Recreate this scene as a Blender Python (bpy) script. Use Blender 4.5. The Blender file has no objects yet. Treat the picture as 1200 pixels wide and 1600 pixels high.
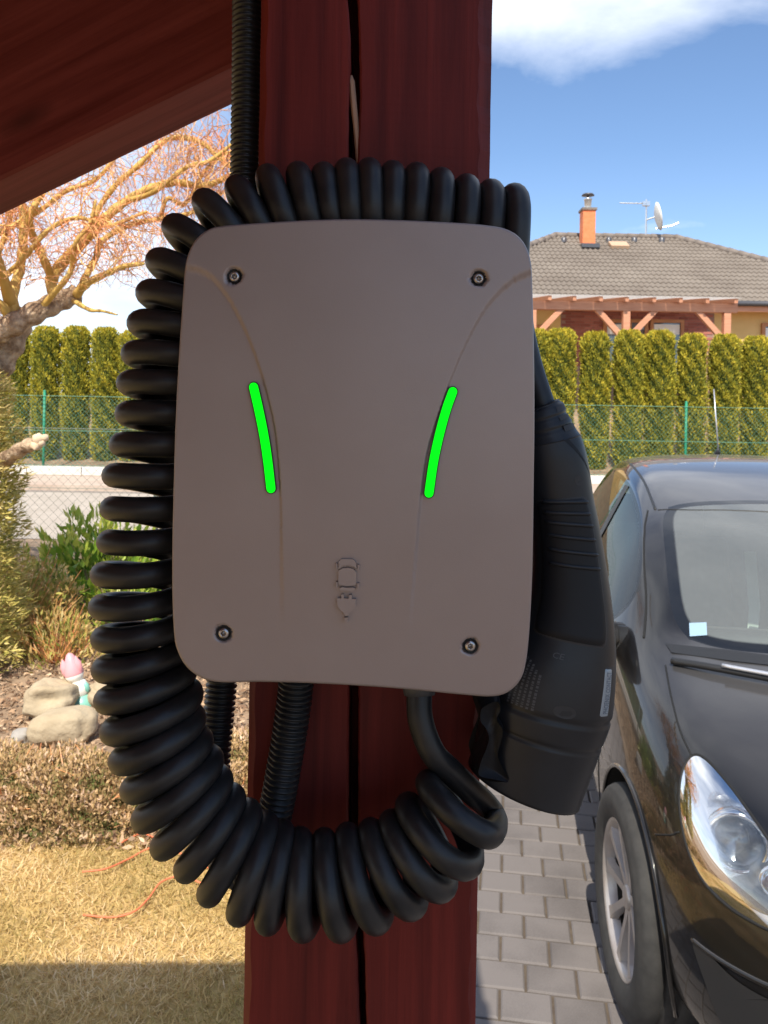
import bpy, bmesh, math, numpy as np
from mathutils import Matrix, Vector, Quaternion
from mathutils.bvhtree import BVHTree

# ------------------------------------------------------------------ camera
S = bpy.context.scene
C = S.collection
R = math.radians
F, YH, HC, TH = 1300.0, 650.0, 1.69, R(1.0)      # focal px, horizon row, eye height, roll (1200x1600 frame)
cam_d = bpy.data.cameras.new('camera')
cam = bpy.data.objects.new('camera', cam_d); C.objects.link(cam)
cam_d.sensor_fit = 'VERTICAL'; cam_d.sensor_height = 36.0; cam_d.sensor_width = 27.0
cam_d.lens = F / 1600 * 36
cam_d.shift_y = -(800 - YH) / 1600
cam_d.clip_start = 0.02; cam_d.clip_end = 5000
cam.matrix_world = Matrix.Translation((0, 0, HC)) @ Matrix.Rotation(R(90), 4, 'X') @ Matrix.Rotation(TH, 4, 'Z')
cam_d.dof.use_dof = True; cam_d.dof.focus_distance = 0.455; cam_d.dof.aperture_fstop = 40.0
S.camera = cam

# ------------------------------------------------------------------ sky and sun
SUN_D = Vector((0.115, 0.75, -1.0)).normalized()   # the way the light travels
EL = math.asin(-SUN_D.z); AZ = math.atan2(-SUN_D.x, -SUN_D.y)
W = bpy.data.worlds.new('World'); S.world = W; W.use_nodes = True
nt = W.node_tree; nt.nodes.clear()
def N(t, kind, **kw):
    n = t.nodes.new(kind)
    for k, v in kw.items(): setattr(n, k, v)
    return n
sky = N(nt, 'ShaderNodeTexSky', sky_type='NISHITA', sun_disc=False, sun_elevation=EL, sun_rotation=AZ,
        air_density=1.0, dust_density=0.25, ozone_density=4.5, altitude=400)
tc = N(nt, 'ShaderNodeTexCoord')
sep = N(nt, 'ShaderNodeSeparateXYZ'); nt.links.new(tc.outputs['Generated'], sep.inputs[0])
def wm(op, a, b=None, clamp=False):
    n = N(nt, 'ShaderNodeMath', operation=op, use_clamp=clamp)
    for i, v in enumerate((a, b)):
        if v is None: continue
        if isinstance(v, (int, float)): n.inputs[i].default_value = v
        else: nt.links.new(v, n.inputs[i])
    return n.outputs[0]
zc = wm('MAXIMUM', sep.outputs[2], 0.0)
den = wm('ADD', zc, 0.22)
cx_ = wm('DIVIDE', sep.outputs[0], den); cy_ = wm('ADD', wm('DIVIDE', sep.outputs[1], den), .17)
comb = N(nt, 'ShaderNodeCombineXYZ'); nt.links.new(cx_, comb.inputs[0]); nt.links.new(cy_, comb.inputs[1])
comb.inputs[2].default_value = 3.7
n1 = N(nt, 'ShaderNodeTexNoise'); n1.inputs['Scale'].default_value = 1.15; n1.inputs['Detail'].default_value = 9; n1.inputs['Roughness'].default_value = 0.56
n1.inputs['Distortion'].default_value = 0.25
nt.links.new(comb.outputs[0], n1.inputs['Vector'])
rp = N(nt, 'ShaderNodeValToRGB'); rp.color_ramp.elements[0].position = 0.53; rp.color_ramp.elements[1].position = 0.80
hi_ = N(nt, 'ShaderNodeMapRange', interpolation_type='SMOOTHSTEP'); nt.links.new(sep.outputs[2], hi_.inputs[0])   # the cloud thickens higher up
hi_.inputs[1].default_value = .335; hi_.inputs[2].default_value = .46; hi_.inputs[3].default_value = -.055; hi_.inputs[4].default_value = .105
nt.links.new(wm('ADD', n1.outputs[0], hi_.outputs[0]), rp.inputs[0])
haze = N(nt, 'ShaderNodeMapRange'); haze.inputs[1].default_value = 0.0; haze.inputs[2].default_value = 0.30
haze.inputs[3].default_value = 0.08; haze.inputs[4].default_value = 0.0
nt.links.new(sep.outputs[2], haze.inputs[0])
bank = N(nt, 'ShaderNodeMapRange', interpolation_type='SMOOTHSTEP'); nt.links.new(cx_, bank.inputs[0])     # bright thin cloud bank over the garden side
bank.inputs[1].default_value = -.10; bank.inputs[2].default_value = -.75; bank.inputs[3].default_value = 0; bank.inputs[4].default_value = 1
n2 = N(nt, 'ShaderNodeTexNoise'); n2.inputs['Scale'].default_value = 2.1; n2.inputs['Detail'].default_value = 7; nt.links.new(comb.outputs[0], n2.inputs['Vector'])
bk2 = wm('MULTIPLY', bank.outputs[0], wm('MULTIPLY', n2.outputs[0], .95), True)
cl = wm('MAXIMUM', wm('MAXIMUM', wm('MULTIPLY', rp.outputs[0], 0.92), haze.outputs[0]), bk2, True)
mixc = N(nt, 'ShaderNodeMixRGB'); mixc.inputs[2].default_value = (8.4, 8.7, 9.2, 1)
nt.links.new(cl, mixc.inputs[0]); nt.links.new(sky.outputs[0], mixc.inputs[1])
bg = N(nt, 'ShaderNodeBackground'); bg.inputs['Strength'].default_value = 0.117
nt.links.new(mixc.outputs[0], bg.inputs[0])
wo = N(nt, 'ShaderNodeOutputWorld'); nt.links.new(bg.outputs[0], wo.inputs[0])

sd = bpy.data.lights.new('sun', 'SUN'); sd.energy = 4.2; sd.angle = R(0.53); sd.color = (1.0, 0.93, 0.80)
sun = bpy.data.objects.new('sun', sd); C.objects.link(sun)
sun.rotation_mode = 'QUATERNION'; sun.rotation_quaternion = SUN_D.to_track_quat('-Z', 'Y'); sun.location = (4, -7, 12)
S.view_settings.view_transform = 'Standard'; S.view_settings.look = 'None'
S.view_settings.gamma = 1.0; S.view_settings.exposure = 0.70
S.view_settings.use_curve_mapping = False
S.render.engine = 'CYCLES'
S.cycles.max_bounces = 8; S.cycles.diffuse_bounces = 4; S.cycles.transparent_max_bounces = 12

# ------------------------------------------------------------------ helpers
rng = np.random.RandomState(7)
CT, ST = math.cos(TH), math.sin(TH)
def U(px, py, D):                                   # frame pixel -> point at depth D
    x, y = px - 600, py - YH
    return Vector(((x * CT + y * ST) / F * D, D, HC - (-x * ST + y * CT) / F * D))
def proj(P):
    P = np.asarray(P, float); a = P[..., 0] / P[..., 1] * F; b = (HC - P[..., 2]) / P[..., 1] * F
    return np.stack([600 + a * CT - b * ST, YH + a * ST + b * CT], -1)
def PXM(D): return D / F                            # metres per pixel at depth D

def _nodes(name):
    m = bpy.data.materials.new(name); m.use_nodes = True
    t = m.node_tree; b = t.nodes['Principled BSDF']
    return m, t, b
def lin(c): return tuple(c) + (1.0,)
def mat(name, col, rough=0.6, col2=None, scale=8.0, detail=6, stretch=(1, 1, 1), bump=0.0, bscale=None, metal=0.0,
        coat=0.0, spec=0.5, tint=None, lo=0.35, hi=0.65, dist=0.002, sub=0.0, trans=0.0):
    m, t, b = _nodes(name)
    b.inputs['Base Color'].default_value = lin(col); b.inputs['Roughness'].default_value = rough
    b.inputs['Metallic'].default_value = metal; b.inputs['Coat Weight'].default_value = coat
    b.inputs['Specular IOR Level'].default_value = spec
    L = t.links
    src = None
    if col2 is not None or bump:
        co = N(t, 'ShaderNodeTexCoord'); mp = N(t, 'ShaderNodeMapping'); mp.inputs['Scale'].default_value = stretch
        L.new(co.outputs['Object'], mp.inputs[0])
    if col2 is not None:
        nz = N(t, 'ShaderNodeTexNoise'); nz.inputs['Scale'].default_value = scale; nz.inputs['Detail'].default_value = detail
        nz.inputs['Roughness'].default_value = 0.6
        L.new(mp.outputs[0], nz.inputs['Vector'])
        r = N(t, 'ShaderNodeValToRGB'); r.color_ramp.elements[0].position = lo; r.color_ramp.elements[1].position = hi
        r.color_ramp.elements[0].color = lin(col); r.color_ramp.elements[1].color = lin(col2)
        L.new(nz.outputs[0], r.inputs[0]); src = r.outputs[0]
    if tint is not None:                             # list of colours picked by each piece's tint value
        at = N(t, 'ShaderNodeAttribute', attribute_name='tint')
        r = N(t, 'ShaderNodeValToRGB'); e = r.color_ramp.elements
        while len(e) < len(tint): e.new(0.5)
        for i, c in enumerate(tint): e[i].position = i / (len(tint) - 1); e[i].color = lin(c)
        L.new(at.outputs['Fac'], r.inputs[0]); src = r.outputs[0]
    if src is not None: L.new(src, b.inputs['Base Color'])
    if bump:
        nb = N(t, 'ShaderNodeTexNoise'); nb.inputs['Scale'].default_value = bscale or scale * 3; nb.inputs['Detail'].default_value = 8
        L.new(mp.outputs[0], nb.inputs['Vector'])
        bp = N(t, 'ShaderNodeBump'); bp.inputs['Strength'].default_value = bump; bp.inputs['Distance'].default_value = dist
        L.new(nb.outputs[0], bp.inputs['Height']); L.new(bp.outputs[0], b.inputs['Normal'])
    if trans:                                        # thin leaves let light through
        tr = N(t, 'ShaderNodeBsdfTranslucent'); mx = N(t, 'ShaderNodeMixShader'); mx.inputs[0].default_value = trans
        if src is not None: L.new(src, tr.inputs[0])
        else: tr.inputs[0].default_value = lin(col)
        out = t.nodes['Material Output']
        L.new(b.outputs[0], mx.inputs[1]); L.new(tr.outputs[0], mx.inputs[2]); L.new(mx.outputs[0], out.inputs[0])
    return m

ORG = {}                                            # origin of each thing, so that parts are given in world coordinates
def thing(name, label, cat, loc=(0, 0, 0), group=None, rz=0.0, kind=None):
    o = bpy.data.objects.new(name, None); C.objects.link(o); o.empty_display_size = 0.1
    o.location = loc; o.rotation_euler = (0, 0, rz)
    o['label'] = label; o['category'] = cat
    if group: o['group'] = group
    if kind: o['kind'] = kind
    ORG[o.name] = np.array(loc, float)
    return o
def tag(o, label=None, cat=None, group=None, kind=None):
    for k, v in (('label', label), ('category', cat), ('group', group), ('kind', kind)):
        if v: o[k] = v
    return o
def mk(name, V, Fc, m, parent=None, smooth=False, tint=None, local=False, loc=None):
    V = np.asarray(V, float).reshape(-1, 3)
    if parent is not None and not local: V = V - ORG[parent.name]
    if loc is not None: V = V - np.array(loc)
    me = bpy.data.meshes.new(name)
    if isinstance(Fc, np.ndarray):
        n, k = Fc.shape
        me.vertices.add(len(V)); me.vertices.foreach_set('co', V.ravel())
        me.loops.add(n * k); me.loops.foreach_set('vertex_index', Fc.astype(np.int32).ravel())
        me.polygons.add(n); me.polygons.foreach_set('loop_start', np.arange(0, n * k, k, dtype=np.int32))
        me.polygons.foreach_set('loop_total', np.full(n, k, dtype=np.int32))
        me.update(calc_edges=True)
    else:
        me.from_pydata(V.tolist(), [], Fc); me.update()
    if smooth: me.polygons.foreach_set('use_smooth', np.ones(len(me.polygons), bool))
    if tint is not None:
        a = me.attributes.new('tint', 'FLOAT', 'FACE'); a.data.foreach_set('value', np.asarray(tint, np.float32))
    if m is not None: me.materials.append(m)
    o = bpy.data.objects.new(name, me); C.objects.link(o)
    if parent is not None:
        o.parent = parent; ORG[o.name] = ORG[parent.name]
    if loc is not None: o.location = loc
    return o
class MB:                                           # collects shapes for ONE mesh object
    def __init__(s): s.V = []; s.F = []; s.n = 0; s.T = []
    def add(s, V, Fc, t=None):
        V = np.asarray(V, float).reshape(-1, 3)
        for f in Fc: s.F.append([int(i) + s.n for i in f])
        if t is not None: s.T += [t] * len(Fc)
        s.V.append(V); s.n += len(V)
    def build(s, name, m, parent=None, smooth=False, **k):
        return mk(name, np.concatenate(s.V), s.F, m, parent, smooth, tint=s.T or None, **k)

def frames(P):
    P = np.asarray(P, float); T = np.gradient(P, axis=0); T /= np.linalg.norm(T, axis=1)[:, None] + 1e-12
    up = np.array([0, 0, 1.]) if abs(T[0, 2]) < 0.9 else np.array([0, 1., 0])
    n = np.cross(T[0], up); n /= np.linalg.norm(n)
    Ns = []
    for t in T:
        n = n - t * (n @ t); n /= np.linalg.norm(n) + 1e-12; Ns.append(n.copy())
    Ns = np.array(Ns); return T, Ns, np.cross(T, Ns)
def tube(P, r, seg=10, caps=True):
    P = np.asarray(P, float); n = len(P); r = np.broadcast_to(np.asarray(r, float), (n,))
    T, A, B = frames(P); a = np.linspace(0, 2 * math.pi, seg, endpoint=False)
    V = P[:, None] + r[:, None, None] * (np.cos(a)[None, :, None] * A[:, None] + np.sin(a)[None, :, None] * B[:, None])
    i = np.arange(n - 1)[:, None]; j = np.arange(seg)[None]
    j2 = (j + 1) % seg
    Q = np.stack([i * seg + j, i * seg + j2, (i + 1) * seg + j2, (i + 1) * seg + j], -1).reshape(-1, 4)
    V = V.reshape(-1, 3)
    Fc = Q.tolist()
    if caps: Fc += [list(range(seg))[::-1], [(n - 1) * seg + k for k in range(seg)]]
    return V, Fc
def spline(P, k=8):                                 # Catmull-Rom
    P = np.asarray(P, float); Q = np.vstack([2 * P[0] - P[1], P, 2 * P[-1] - P[-2]]); out = []
    for i in range(1, len(Q) - 2):
        for t in np.linspace(0, 1, k, endpoint=False):
            a, b, c, d = Q[i - 1], Q[i], Q[i + 1], Q[i + 2]
            out.append(0.5 * ((2 * b) + (c - a) * t + (2 * a - 5 * b + 4 * c - d) * t * t + (-a + 3 * b - 3 * c + d) * t ** 3))
    out.append(P[-1]); return np.array(out)
def box(c, s, rz=0.0):
    c = np.array(c, float); s = np.array(s, float) / 2
    V = np.array([[x, y, z] for x in (-1, 1) for y in (-1, 1) for z in (-1, 1)], float) * s
    if rz: V = V @ np.array([[math.cos(rz), math.sin(rz), 0], [-math.sin(rz), math.cos(rz), 0], [0, 0, 1]])
    return V + c, [[0, 1, 3, 2], [4, 6, 7, 5], [0, 4, 5, 1], [2, 3, 7, 6], [0, 2, 6, 4], [1, 5, 7, 3]]
def beam(p0, p1, w, h, ch=0.004, side=None):        # chamfered timber from p0 to p1 (axis), w along side, h the other way
    p0 = np.array(p0, float); p1 = np.array(p1, float); t = (p1 - p0) / np.linalg.norm(p1 - p0)
    side = np.array(side if side is not None else (0, 1, 0), float); side -= t * (side @ t); side /= np.linalg.norm(side)
    up = np.cross(t, side)
    a, b = w / 2, h / 2
    prof = [(-a + ch, -b), (a - ch, -b), (a, -b + ch), (a, b - ch), (a - ch, b), (-a + ch, b), (-a, b - ch), (-a, -b + ch)]
    V = [p + x * side + y * up for p in (p0, p1) for x, y in prof]
    Fc = [[i, (i + 1) % 8, 8 + (i + 1) % 8, 8 + i] for i in range(8)] + [list(range(8))[::-1], list(range(8, 16))]
    return np.array(V), Fc
def lathe(prof, seg=24, M=None, caps=False):        # profile [(r, z)], axis z, then matrix
    a = np.linspace(0, 2 * math.pi, seg, endpoint=False)
    V = np.array([[r * math.cos(t), r * math.sin(t), z] for r, z in prof for t in a])
    n = len(prof)
    Fc = [[i * seg + j, i * seg + (j + 1) % seg, (i + 1) * seg + (j + 1) % seg, (i + 1) * seg + j] for i in range(n - 1) for j in range(seg)]
    if caps: Fc += [list(range(seg))[::-1], [(n - 1) * seg + k for k in range(seg)]]
    if M is not None:
        M = np.array(M); V = V @ M[:3, :3].T + M[:3, 3]
    return V, Fc
def prism(poly, off):                               # 3D outline + extrusion vector
    P = np.array(poly, float); n = len(P); V = np.vstack([P, P + np.array(off, float)])
    return V, [list(range(n))[::-1], list(range(n, 2 * n))] + [[i, (i + 1) % n, n + (i + 1) % n, n + i] for i in range(n)]
def inpoly(pt, poly):
    x, y = pt[:, 0], pt[:, 1]; r = np.zeros(len(pt), bool); n = len(poly)
    for i in range(n):
        x1, y1 = poly[i]; x2, y2 = poly[(i + 1) % n]
        c = ((y1 > y) != (y2 > y)) & (x < (x2 - x1) * (y - y1) / (y2 - y1 + 1e-12) + x1); r ^= c
    return r
def sstep(x): x = np.clip(x, 0, 1); return x * x * (3 - 2 * x)
def dup(o, parent=None):
    c = o.copy(); C.objects.link(c)
    if parent is not None: c.parent = parent
    return c
def leaves(P, Dn, Sd, L, Wd):                       # pointed leaf quads: base P, axis Dn, side Sd, length L, width W
    L = np.asarray(L)[:, None]; Wd = np.asarray(Wd)[:, None]
    V = np.stack([P, P + Dn * L * .45 + Sd * Wd * .5, P + Dn * L, P + Dn * L * .45 - Sd * Wd * .5], 1)
    n = len(P); return V.reshape(-1, 3), np.arange(4 * n).reshape(n, 4)
def runit(n, r=rng):
    v = r.normal(size=(n, 3)); return v / np.linalg.norm(v, axis=1)[:, None]
def nrm(v): return v / (np.linalg.norm(v, axis=-1, keepdims=True) + 1e-12)
def sidevec(Dn, r=rng):
    return nrm(np.cross(Dn, runit(len(Dn), r)))

def gz(x, y):                                       # lie of the land
    x = np.asarray(x, float); y = np.asarray(y, float)
    a = np.interp(y, [-1e4, 3.3, 4.6, 7.5, 13.0, 15.3, 17.0, 21.0, 1e4], [0, 0, .10, .43, .43, .52, .75, 2.0, 2.0])
    b = np.interp(y, [-1e4, 6.4, 8.0, 13.0, 15.3, 17.0, 21.0, 1e4], [0, 0, .43, .43, .52, .75, 2.0, 2.0])
    k = sstep((x + .75) / .5)
    return a * (1 - k) + b * k
# ------------------------------------------------------------------ ground, lawn, road, driveway
m_soil = mat('soil', (.20, .135, .085), .95, (.34, .235, .15), 5, bump=.8, bscale=30, dist=.02)
xs = np.concatenate([np.array([-900, -300, -100, -45, -25, -16]), np.arange(-12, 18.1, .5), np.array([22, 30, 45, 100, 300, 900])])
xs = np.unique(np.concatenate([xs, np.arange(-.75, -.2, .1)]))
ys = np.unique(np.concatenate([np.array([-300, -100, -40, -20, -10, -5]), np.arange(-2, 24, .4), np.array([3.3, 4.6, 7.5, 13., 15.3, 17., 21., 30, 45, 80, 200, 600, 2000])]))
GX, GY = np.meshgrid(xs, ys); GZ = gz(GX, GY)
nx, ny = len(xs), len(ys)
i = np.arange(ny - 1)[:, None]; j = np.arange(nx - 1)[None]
Q = np.stack([i * nx + j, i * nx + j + 1, (i + 1) * nx + j + 1, (i + 1) * nx + j], -1).reshape(-1, 4)
ground = mk('ground', np.stack([GX, GY, GZ], -1).reshape(-1, 3), Q, m_soil); ground['kind'] = 'structure'

def sheet(name, x0, x1, y0, y1, m, dz=.004, sx=.5, sy=.4):
    X = np.linspace(x0, x1, max(2, int((x1 - x0) / sx) + 1)); Y = np.linspace(y0, y1, max(2, int((y1 - y0) / sy) + 1))
    A, B = np.meshgrid(X, Y); n, k = len(X), len(Y)
    ii = np.arange(k - 1)[:, None]; jj = np.arange(n - 1)[None]
    q = np.stack([ii * n + jj, ii * n + jj + 1, (ii + 1) * n + jj + 1, (ii + 1) * n + jj], -1).reshape(-1, 4)
    o = mk(name, np.stack([A, B, gz(A, B) + dz], -1).reshape(-1, 3), q, m); o['kind'] = 'structure'; return o
m_lawn = mat('lawn_soil', (.34, .23, .085), .95, (.52, .36, .14), 14, bump=.7, bscale=60, dist=.015)
lawn = sheet('lawn', -5.0, -.16, -2.0, 3.28, m_lawn, .004)
m_road = mat('pale_road', (.36, .305, .25), .9, (.43, .37, .31), 2.2, bump=.3, bscale=40, dist=.004)
road = sheet('road', -40, 40, 8.1, 12.75, m_road, .006, 4, .8)
m_dark_strip = mat('gutter', (.20, .17, .15), .9, (.28, .24, .2), 3)
dark_strip = sheet('gutter', -40, 40, 12.75, 13.0, m_dark_strip, .008, 4, .25)  # plain darker strip between road and pavement
m_walk = mat('pavement_concrete', (.44, .33, .26), .9, (.50, .40, .32), 1.5, bump=.3, bscale=30, dist=.004)
mbw = MB(); mbw.add(*box((0, 13.95, .475), (80, 1.9, .10)))
walk = mbw.build('pavement', m_walk); walk['kind'] = 'structure'
m_kerb = mat('kerb_stone', (.62, .58, .52), .85, (.74, .70, .64), 6, bump=.3)
mbw = MB()
for k in range(40): mbw.add(*box((-20 + k * 1.0, 15.28, .55), (.985, .22, .22)))
kerb = mbw.build('kerb', m_kerb); kerb['kind'] = 'structure'

# driveway of grey concrete blocks
YAW = R(8.6)
cY, sY = math.cos(YAW), math.sin(YAW)
m_joint = mat('joint_sand', (.075, .055, .042), .95, (.11, .085, .06), 20, bump=.5)
DV = [(-.14, -4), (4.6, -4), (5.6, 6.35), (-.14, 6.35)]
drive = mk('driveway', np.array([(x, y, .004) for x, y in DV]), [[0, 1, 2, 3]], m_joint); drive['kind'] = 'structure'
def paver_mat():
    m, t, b = _nodes('concrete_paver')
    oi = N(t, 'ShaderNodeObjectInfo'); co = N(t, 'ShaderNodeTexCoord'); L = t.links
    ge = N(t, 'ShaderNodeNewGeometry')
    nz = N(t, 'ShaderNodeTexNoise'); nz.inputs['Scale'].default_value = 5; nz.inputs['Detail'].default_value = 8
    L.new(ge.outputs['Position'], nz.inputs['Vector'])
    fine = N(t, 'ShaderNodeTexNoise'); fine.inputs['Scale'].default_value = 260; fine.inputs['Detail'].default_value = 3
    L.new(ge.outputs['Position'], fine.inputs['Vector'])
    a = N(t, 'ShaderNodeMath', operation='MULTIPLY_ADD'); L.new(oi.outputs['Random'], a.inputs[0]); a.inputs[1].default_value = .34; L.new(nz.outputs[0], a.inputs[2])
    a2 = N(t, 'ShaderNodeMath', operation='MULTIPLY_ADD'); L.new(fine.outputs[0], a2.inputs[0]); a2.inputs[1].default_value = .5; L.new(a.outputs[0], a2.inputs[2])
    r = N(t, 'ShaderNodeValToRGB'); e = r.color_ramp.elements
    e[0].position = .55; e[0].color = (.092, .080, .076, 1); e[1].position = 1.15; e[1].color = (.155, .137, .130, 1)
    L.new(a2.outputs[0], r.inputs[0]); L.new(r.outputs[0], b.inputs['Base Color']); b.inputs['Roughness'].default_value = .85
    bp = N(t, 'ShaderNodeBump'); bp.inputs['Strength'].default_value = .5; bp.inputs['Distance'].default_value = .0015
    L.new(fine.outputs[0], bp.inputs['Height']); L.new(bp.outputs[0], b.inputs['Normal'])
    return m
m_pav = paver_mat()
PW, PD, GAP = .152, .127, .0075
def paver_geo(cx, cy, cz=0.0):
    w, d, h, c = (PW - GAP) / 2, (PD - GAP) / 2, .030, .005
    V = [(-w, -d, 0), (w, -d, 0), (w, d, 0), (-w, d, 0), (-w, -d, h - c), (w, -d, h - c), (w, d, h - c), (-w, d, h - c),
         (-w + c, -d + c, h), (w - c, -d + c, h), (w - c, d - c, h), (-w + c, d - c, h)]
    Fc = [[0, 1, 5, 4], [1, 2, 6, 5], [2, 3, 7, 6], [3, 0, 4, 7], [4, 5, 9, 8], [5, 6, 10, 9], [6, 7, 11, 10], [7, 4, 8, 11], [8, 9, 10, 11]]
    V = np.array(V, float); V = V @ np.array([[cY, -sY, 0], [sY, cY, 0], [0, 0, 1]])
    return V + np.array([cx, cy, cz]), Fc
proto_me = None; rest = MB()
ORG[drive.name] = np.zeros(3)
for r_ in range(-38, 60):
    for c_ in range(-14, 40):
        a = (c_ + (.5 if r_ % 2 else 0)) * PW; b = r_ * PD
        x, y = a * cY + b * sY, -a * sY + b * cY
        if x < -.05 or x > 4.4 or y < -3.6 or y > 6.2: continue
        dz = -.017 + rng.uniform(-.0015, .0015)
        if -.02 < x < 1.75 and 1.95 < y < 4.35:
            if proto_me is None:
                V, Fc = paver_geo(0, 0); o = mk('paving_block', V, Fc, m_pav, drive, local=True); proto_me = o
            else: o = dup(proto_me, drive)
            o.location = (x, y, dz + .0); o.rotation_euler = (rng.uniform(-.006, .006), rng.uniform(-.006, .006), rng.uniform(-.008, .008))
        else:
            V, Fc = paver_geo(x, y, dz); rest.add(V, Fc)
o = rest.build('paving_blocks', m_pav, drive); o['kind'] = 'stuff'

# ------------------------------------------------------------------ carport: post, rafter, roof
def wood_mat(name, c1, c2, c3, rough=.55, zax=True):
    m, t, b = _nodes(name); L = t.links
    co = N(t, 'ShaderNodeTexCoord'); mp = N(t, 'ShaderNodeMapping')
    mp.inputs['Scale'].default_value = (38, 38, 1.6) if zax else (1.6, 38, 38)
    L.new(co.outputs['Object'], mp.inputs[0])
    nz = N(t, 'ShaderNodeTexNoise'); nz.inputs['Scale'].default_value = 1.4; nz.inputs['Detail'].default_value = 9; nz.inputs['Roughness'].default_value = .65; nz.inputs['Distortion'].default_value = .4
    L.new(mp.outputs[0], nz.inputs['Vector'])
    r = N(t, 'ShaderNodeValToRGB'); e = r.color_ramp.elements; e[0].position = .3; e[0].color = lin(c1); e[1].position = .72; e[1].color = lin(c2)
    L.new(nz.outputs[0], r.inputs[0])
    mp2 = N(t, 'ShaderNodeMapping'); mp2.inputs['Scale'].default_value = (9, 9, 3.2) if zax else (3.2, 9, 9); L.new(co.outputs['Object'], mp2.inputs[0])
    vo = N(t, 'ShaderNodeTexVoronoi'); vo.inputs['Scale'].default_value = 1.0; L.new(mp2.outputs[0], vo.inputs['Vector'])
    kr = N(t, 'ShaderNodeValToRGB'); kr.color_ramp.elements[0].position = .04; kr.color_ramp.elements[0].color = (1, 1, 1, 1); kr.color_ramp.elements[1].position = .13; kr.color_ramp.elements[1].color = (0, 0, 0, 1)
    L.new(vo.outputs['Distance'], kr.inputs[0])
    kf = N(t, 'ShaderNodeMath', operation='MULTIPLY'); L.new(kr.outputs[0], kf.inputs[0]); kf.inputs[1].default_value = .7
    mx = N(t, 'ShaderNodeMixRGB'); mx.inputs[2].default_value = lin(c3); L.new(kf.outputs[0], mx.inputs[0]); L.new(r.outputs[0], mx.inputs[1])
    L.new(mx.outputs[0], b.inputs['Base Color']); b.inputs['Roughness'].default_value = rough; b.inputs['Specular IOR Level'].default_value = .18
    bp = N(t, 'ShaderNodeBump'); bp.inputs['Strength'].default_value = .35; bp.inputs['Distance'].default_value = .0012
    L.new(nz.outputs[0], bp.inputs['Height']); L.new(bp.outputs[0], b.inputs['Normal'])
    return m
m_post = wood_mat('red_stained_wood', (.062, .0078, .007), (.18, .023, .017), (.03, .006, .006))
m_raft = wood_mat('red_stained_rafter', (.10, .016, .014), (.22, .05, .044), (.045, .010, .010), zax=False)
m_raw = mat('raw_wood', (.30, .17, .11), .8, (.42, .26, .18), 20, stretch=(1, 1, .05))
PF = .527
carport = thing('carport', 'red-brown stained timber carport with cracked square post and sloping rafter', 'carport', (0, PF, 0))
# post: every level is one outline that includes the drying crack running down the front
PX0, PX1, PB = -.083, .065, PF + .148
crack_px = [(-60, 541, 556), (0, 543, 559), (40, 546, 560), (100, 548, 562), (160, 546, 563), (250, 543, 558), (400, 545, 559), (700, 545, 560), (1000, 545, 560),
            (1075, 545, 560), (1180, 545, 560), (1290, 543, 559), (1400, 547, 561), (1450, 553, 566), (1500, 558, 570), (1560, 561, 572), (1620, 563, 573), (1800, 560, 570), (2400, 562, 568)]
lev = []
for py in np.concatenate([np.arange(-120, 1700, 14), np.arange(1700, 5000, 200)]):
    l = np.interp(py, [c[0] for c in crack_px], [c[1] for c in crack_px]); r = np.interp(py, [c[0] for c in crack_px], [c[2] for c in crack_px])
    jt = .7 * math.sin(py * .031) + .4 * math.sin(py * .31 + 1)
    a, b = U(l + jt, py, PF), U(r + jt * .5 + .5 * math.sin(py * .19), py, PF)
    z = a.z
    if z < 0: break
    ch = .0048 + .0006 * math.sin(py * .05); chr_ = ch + .0045 * (1 - sstep((py - 60) / 500.)) + .0005 * math.sin(py * .13)
    wob = .0003 * math.sin(py * .04)
    lev.append([(PX0 + ch, PF, z), (a.x - .0012, PF + wob, z), (a.x, PF + .0012, z), (a.x + .0005, PF + .04, z), (b.x - .0005, PF + .042, z), (b.x, PF + .0012, z), (b.x + .0012, PF - wob, z),
                (PX1 - chr_, PF, z), (PX1, PF + chr_ * .8, z), (PX1, PB - ch, z), (PX1 - ch, PB, z), (PX0 + ch, PB, z), (PX0, PB - ch, z), (PX0, PF + ch, z)])
lev.insert(0, [(x, y, 2.30) for x, y, z in lev[0]]); lev.append([(x, y, 0.0) for x, y, z in lev[-1]])
n = 14; V = [p for l in lev for p in l]
Fc = [[k * n + q, (k + 1) * n + q, (k + 1) * n + (q + 1) % n, k * n + (q + 1) % n] for k in range(len(lev) - 1) for q in range(n)]
mk('post', V, Fc + [list(range(n)), [(len(lev) - 1) * n + q for q in range(n)][::-1]], m_post, carport)
sp = spline([U(549, 118, PF + .004), U(553, 165, PF + .002), U(558, 215, PF + .003), U(561, 260, PF + .004), U(563, 330, PF + .005)], 5)
V, Fc = tube(sp, np.array([.0006] + [.0019] * (len(sp) - 2) + [.0012]), 6); mk('splinter', V, Fc, m_raw, carport)
# verge rafter: its lower edge runs from beside the post down and away to the left
A = np.array(U(357, 105, .80)); B = np.array(U(0, 280, .862))
dr = (B - A) / np.linalg.norm(B - A)
side = np.cross(np.array([0, 0, 1.]), dr); side = -side / np.linalg.norm(side)
if side[1] < 0: side = -side
upv = np.cross(dr, side); upv = upv if upv[2] > 0 else -upv
def raft(y_off, l0, l1, name='rafter'):
    p = A + np.array([0, y_off, 0]) + side * .034 + upv * .105
    V, Fc = beam(p + dr * l0, p + dr * l1, .068, .21, .003, side)
    # lay the mesh along x in its own frame so that the grain follows the timber
    Mx = np.array([dr, side, upv]); ctr = V.mean(0)
    o = mk(name, (V - ctr) @ Mx.T, Fc, m_raft, carport, local=True)
    o.matrix_basis = Matrix.Translation(Vector(ctr - ORG[carport.name])) @ Matrix(Mx.T.tolist()).to_4x4()
    return o
raft(0, -.19, 1.42)
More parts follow.
